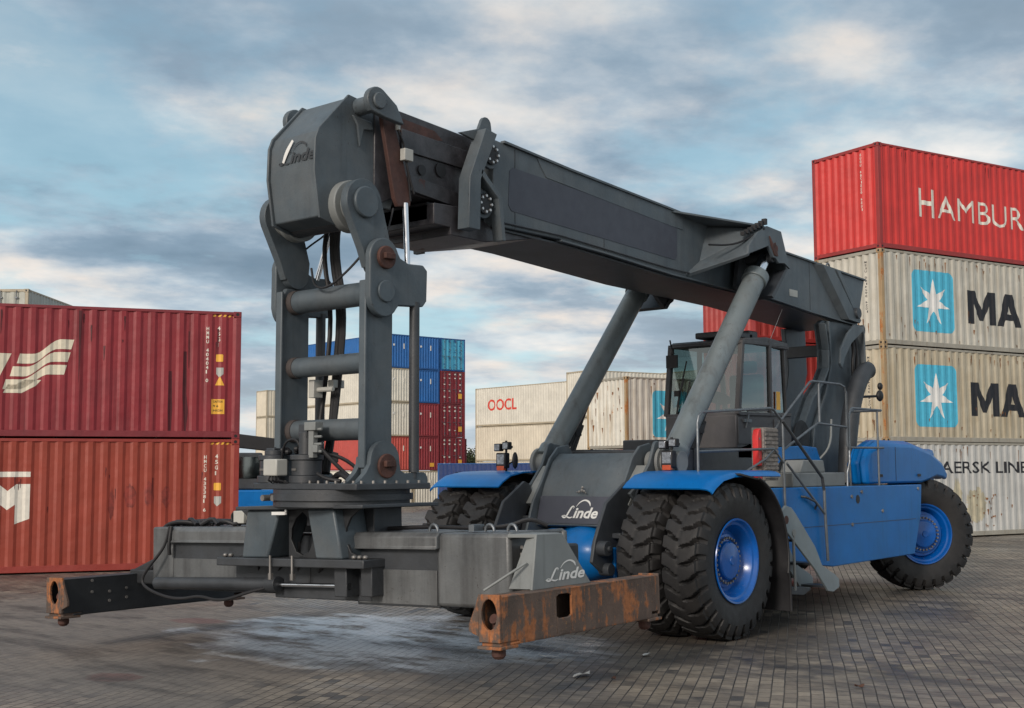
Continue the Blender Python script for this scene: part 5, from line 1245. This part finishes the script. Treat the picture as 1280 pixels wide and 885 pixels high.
# --- rails
def rail(pts, x=1.63, r=.016, name='handrail', mat=STEEL, sm_=0):
    q = MB(); q.tube([(x, a, b) for a, b in pts], r, n=10); return q.build(name, mat, RS)
rail([(-.1, 1.84), (-.1, 2.4), (-.07, 2.48), (.0, 2.53), (1.6, 2.63), (1.68, 2.62), (1.92, 2.47), (1.92, 1.97), (1.94, 1.3)])
rail([(-.1, 2.08), (1.67, 2.13), (1.91, 1.96)], r=.016); rail([(1.67, 2.12), (1.45, 2.0), (1.0, 1.86)], r=.014)
rail([(1.88, 2.46), (2.73, 3.01), (2.8, 3.03), (3.62, 3.03), (3.76, 3.0), (3.82, 2.92), (3.81, 2.3), (3.82, 2.18)], x=1.6)
rail([(3.0, 3.02), (3.0, 2.5), (2.94, 2.48), (1.98, 2.12)], x=1.6, r=.016); rail([(2.94, 2.48), (3.8, 2.45)], x=1.6, r=.016); rail([(1.9, 2.46), (1.72, 2.34)], x=1.6, r=.014)
rail([(1.86, 2.48), (2.91, 1.77), (2.96, 1.6)], x=1.66, mat=GREYD, r=.02); rail([(2.96, 1.62), (2.97, 1.3), (3.02, .68)], x=1.66, r=.02); rail([(1.95, 1.95), (2.98, 1.28)], x=1.66, r=.016)
rail([(3.83, 1.5), (3.84, 1.83), (3.92, 1.97), (3.93, 2.62), (3.97, 2.69), (4.05, 2.72), (5.0, 2.72)], x=1.58); rail([(4.86, 2.71), (4.87, 1.64)], x=1.58); rail([(4.11, 1.64), (4.07, 2.18), (4.07, 2.55), (4.14, 2.66), (4.25, 2.7)], x=1.5); rail([(3.95, 2.17), (5.05, 2.18)], x=1.58, r=.016)
q = MB(); q.tube([(1.58, 5.0, 2.72), (1.1, 5.03, 2.72)], .019); q.tube([(1.58, 5.05, 2.18), (1.1, 5.05, 2.18)], .016); q.build('handrail', STEEL, RS)
q = MB(); q.tube([(.9, 4.35, 2.0), (1.0, 4.55, 2.2), (.9, 4.8, 2.6)], .016, smooth=2); q.build('oil_pipe', GREYL, RS)
# --- access ladder
LAD = M('ladder_paint', (.19, .23, .25), .5, var=.15, rust=.15, dust=.3)
st_ = [(1.11, 1.4), (1.2, 1.45), (1.34, 1.42), (1.45, 1.34), (1.92, .94), (2.0, .84), (2.1, .7), (2.27, .63), (2.46, .56), (2.56, .5), (2.57, .4), (2.4, .35), (2.25, .37), (1.9, .67), (1.12, 1.2)]
m = MB(); m.prism(st_, 2.0, 2.03); lo_ = m.build('ladder', LAD, RS, bevel=.006)
m = MB(); m.prism([(y, z) for y, z in st_], 1.64, 1.67); m.build('stringer', LAD, lo_, bevel=.006)
for (y_, z_) in ((1.35, 1.3), (1.62, 1.02), (1.95, .72), (2.35, .42)):
    m = MB(); m.box(1.67, 2.0, y_ - .12, y_ + .12, z_ - .015, z_ + .015); m.build('step', GREYD, lo_, bevel=.004)
m = MB(); m.cyl((2.03, 1.2, 1.28), (2.034, 1.2, 1.28), .05, n=16); m.build('worn_patch', RUSTP, lo_)
m = MB(); m.cyl((2.03, 1.38, 1.12), (2.04, 1.38, 1.12), .045, n=16); m.tube([(2.02, 1.38, 1.08), (2.02, 1.4, .6), (2.02, 1.4, .44)], .018); m.build('steering_link', GREYL, RS)
m = MB(); m.prism([(1.1, .42), (1.7, .36), (1.9, .42), (1.7, .46), (1.3, .48)], 1.62, 1.98); m.box(1.8, 1.95, 1.12, 1.3, .48, .62); m.build('lower_step', GREYD, RS, bevel=.006)
# --- front lamps on both fenders
for lx, ly, s in ((1.05, .2, 1), (-1.45, .12, -1)):
    m = MB(); m.tube([(lx, ly + .06, 1.84), (lx, ly + .06, 2.26)], .016); m.box(lx - .02, lx + .12, ly, ly + .05, 2.16, 2.19); lm = m.build('lamp_bracket', BLACK, RS)
    for (dx, z_) in ((-.06, 2.17), (.08, 2.19)):
        m = MB(); m.box(lx + dx - .055, lx + dx + .055, ly - .06, ly + .02, z_ - .05, z_ + .05); h_ = m.build('work_lamp', BLACK, lm, bevel=.012)
        m = MB(); m.box(lx + dx - .042, lx + dx + .042, ly - .064, ly - .06, z_ - .038, z_ + .038); m.build('lamp_glass', LENS, lm, bevel=.002)
    m = MB(); m.box(lx - .08, lx + .08, ly - .06, ly + .04, 1.9, 2.1); m.build('headlamp', BLACK, lm, bevel=.015)
    m = MB(); m.box(lx - .06, lx + .06, ly - .064, ly - .06, 1.95, 2.08); m.build('headlamp_glass', LENS, lm, bevel=.002)
    m = MB(); m.box(lx - .06, lx + .06, ly - .066, ly - .02, 1.87, 1.93); m.build('indicator_lamp', ORANGE, lm, bevel=.006)
    if s < 0:
        m = MB(); m.ball((lx + .2, ly, 2.0), (.03, .05, .11), 12); m.tube([(lx + .08, ly, 1.95), (lx + .2, ly, 2.0)], .012); m.build('side_mirror', BLACK, lm)

# ------------------------------------------------------------------ second machine far behind the left stack
T2 = thing('yard_tractor', 'blue yard machine with lowered black arm, half hidden behind the red container pair', 'vehicle', (-26.9, 16.3, 0), math.radians(52))
m = MB(); m.box(-3.0, 2.6, -1.2, 1.2, .5, 1.2); m.box(1.0, 2.6, -1.2, 1.2, 1.2, 1.5); b2 = m.build('body', BLUE, T2, bevel=.06)
m = MB(); m.box(-1.6, .2, -1.0, 1.0, 1.2, 2.5); m.build('cab', GREYD, T2, bevel=.06)
m = MB(); m.box(-1.5, .1, -1.02, -1.0, 1.6, 2.35); m.build('window', GLASS, T2)
m = MB(); m.prism([(-2.6, 2.9), (-1.2, 3.25), (1.2, 2.95), (2.9, 2.5), (2.9, 2.15), (1.0, 2.5), (-1.2, 2.75), (-2.5, 2.55)], -.3, .3, 1); m.build('arm', BLACK, T2, bevel=.03)
m = MB(); m.cyl((-2.4, -.35, 2.2), (-1.4, -.35, 3.1), .07); m.build('cylinder', WHITE, T2)
for x_ in (-2, 1.8):
    for y_ in (-1.2, 1.2):
        m = MB(); m.cyl((x_, y_ - .2, .55), (x_, y_ + .2, .55), .55, n=28); m.build('wheel', TYRE, T2, bevel=.05)
container('pale green container on the ground behind the blue yard machine', (-42.5, 22.6, -.1), math.radians(40.2), 2.591, cmat('pale_green', (.3, .42, .32), rust=.05), fCr, L=6.06)

# ------------------------------------------------------------------ tree beyond the stacks
LEAF = M('foliage', (.07, .085, .035), .7, var=.5, vs=1.5); BARK = M('bark', (.06, .05, .04), .9)
def tree(x, y, z0, h, r, label, seed):
    rnd = random.Random(seed); T_ = thing('tree', label, 'tree', (x, y, z0), 0, 'trees beyond the far stacks')
    m = MB(); m.tube([(0, 0, 0), (.1, .05, h * .4), (0, .1, h * .75)], .18, n=8)
    tips = []
    for k in range(46):
        a = rnd.uniform(0, 2 * PI); el = rnd.uniform(.2, 1.4); l = rnd.uniform(.4, 1) * r
        s0 = Vector((0, .05, h * rnd.uniform(.35, .7))); p1 = s0 + Vector((math.cos(a) * math.cos(el), math.sin(a) * math.cos(el), math.sin(el))) * l
        m.tube([s0, s0.lerp(p1, .5) + Vector((0, 0, .1)), p1], .035, n=5); tips += [p1, s0.lerp(p1, .7)]
    m.build('trunk', BARK, T_)
    m = MB()
    for p in tips:
        for k in range(34):
            c_ = p + Vector((rnd.gauss(0, .35), rnd.gauss(0, .35), rnd.gauss(0, .3))); d1 = Vector((rnd.uniform(-1, 1), rnd.uniform(-1, 1), rnd.uniform(-1, 1))).normalized() * .1; d2 = d1.orthogonal().normalized() * .07
            m.poly([c_ - d1, c_ + d2, c_ + d1, c_ - d2])
    m.build('crown', LEAF, T_, smooth=False)
tree(-73.2, 79.3, -.6, 4.6, 1.3, 'green brown tree top showing between the maroon stack and the pale containers', 3)
tree(-76.5, 78.6, -.6, 4.0, 1.2, 'smaller leafy tree mostly hidden by the maroon stack, beside the taller one', 5)

# ------------------------------------------------------------------ litter on the paving
BRN = M('dry_leaf', (.07, .03, .018), .8); PLS = M('white_plastic', (.5, .5, .48), .6)
def scrap(x, y, size, mat, label, cat, name, seed, group=None):
    rnd = random.Random(seed); m = MB(); n = 9; vs_ = []
    c_ = m.bm.verts.new((0, 0, .012 + .01 * rnd.random()))
    ring_ = [m.bm.verts.new((size * (1 + .5 * rnd.random()) * math.cos(2 * PI * k / n), size * .45 * (1 + .5 * rnd.random()) * math.sin(2 * PI * k / n), .006 + .03 * rnd.random() * (size > .03))) for k in range(n)]
    for k in range(n): m.bm.faces.new((c_, ring_[k], ring_[(k + 1) % n]))
    o = m.build(name, mat, None, smooth=False); o.location = (x, y, gz(x, y) + .004); o.rotation_euler = (0, 0, rnd.uniform(0, 3)); sl = o.modifiers.new('t', 'SOLIDIFY'); sl.thickness = .003
    tag(o, label, cat, group)
for i, (x, y, sz, mt, lb, ct, nm) in enumerate((
    (4.36, -1.98, .035, BRN, 'largest dark brown dry leaf on bare paving past the front wheel', 'leaf', 'dry_leaf'),
    (4.95, -1.0, .02, BRN, 'small dry leaf on the paving beyond the largest leaf', 'leaf', 'dry_leaf'),
    (2.5, -3.0, .04, BRN, 'flat dark leaf on wet paving below the rusty end beam', 'leaf', 'dry_leaf'),
    (1.9, -1.6, .06, PLS, 'small white scrap on the ground beside the near dual tyres', 'litter', 'plastic_scrap'),
    (2.15, -3.0, .09, PLS, 'thin white strip of torn film on the ground in front of the rusty end beam', 'litter', 'plastic_scrap'),
    (1.2, -2.3, .07, PLS, 'crumpled white film under the rusty end beam', 'litter', 'plastic_scrap'))):
    scrap(x, y, sz, mt, lb, ct, nm, i + 20)

def split_pieces():
    keep = ('bolt', 'nut', 'weld_collar', 'slat', 'lettering', 'logo', 'frame', 'chain', 'emblem', 'number', 'hazard', 'casting_hole', 'hose_fitting', 'wave', 'crown', 'trunk', 'window_frame', 'lock_rod', 'corner_housing')
    for o in [o for o in bpy.data.objects if o.type == 'MESH' and o.parent is not None and not any(k in o.name for k in keep)]:
        me = o.data
        if me.users > 1 or len(me.vertices) > 6000: continue
        bm = bmesh.new(); bm.from_mesh(me); bm.verts.ensure_lookup_table()
        seen = {}; isl = []
        for v in bm.verts:
            if v.index in seen: continue
            st_ = [v]; seen[v.index] = len(isl); cur = []
            while st_:
                a = st_.pop(); cur.append(a.index)
                for e in a.link_edges:
                    b = e.other_vert(a)
                    if b.index not in seen: seen[b.index] = len(isl); st_.append(b)
            isl.append(cur)
        if len(isl) < 2: bm.free(); continue
        bx = []
        for c_ in isl:
            P_ = [bm.verts[i].co for i in c_]; bx.append((Vector([min(p[k] for p in P_) for k in range(3)]), Vector([max(p[k] for p in P_) for k in range(3)])))
        g_ = list(range(len(isl)))
        def find(i):
            while g_[i] != i: i = g_[i]
            return i
        for i in range(len(isl)):
            for j in range(i):
                gp = math.sqrt(sum(max(0, bx[i][0][k] - bx[j][1][k], bx[j][0][k] - bx[i][1][k]) ** 2 for k in range(3)))
                sz = max(max(bx[i][1] - bx[i][0]), max(bx[j][1] - bx[j][0]))
                if gp <= max(.02, .49 * sz): g_[find(i)] = find(j)
        roots = sorted({find(i) for i in range(len(isl))})
        if len(roots) < 2: bm.free(); continue
        for n_, rt_ in enumerate(roots):
            keepv = {i for k, c_ in enumerate(isl) if find(k) == rt_ for i in c_}
            b2 = bm.copy(); b2.verts.ensure_lookup_table()
            bmesh.ops.delete(b2, geom=[v for v in b2.verts if v.index not in keepv], context='VERTS')
            nm = bpy.data.meshes.new(me.name)
            for m_ in me.materials: nm.materials.append(m_)
            b2.to_mesh(nm); b2.free()
            if n_ == 0: first = nm
            else:
                c_ = o.copy(); c_.data = nm; COL.objects.link(c_); c_.parent = o.parent; c_.matrix_parent_inverse = o.matrix_parent_inverse.copy()
        o.data = first; bm.free()
split_pieces()
S.render.engine = 'CYCLES'
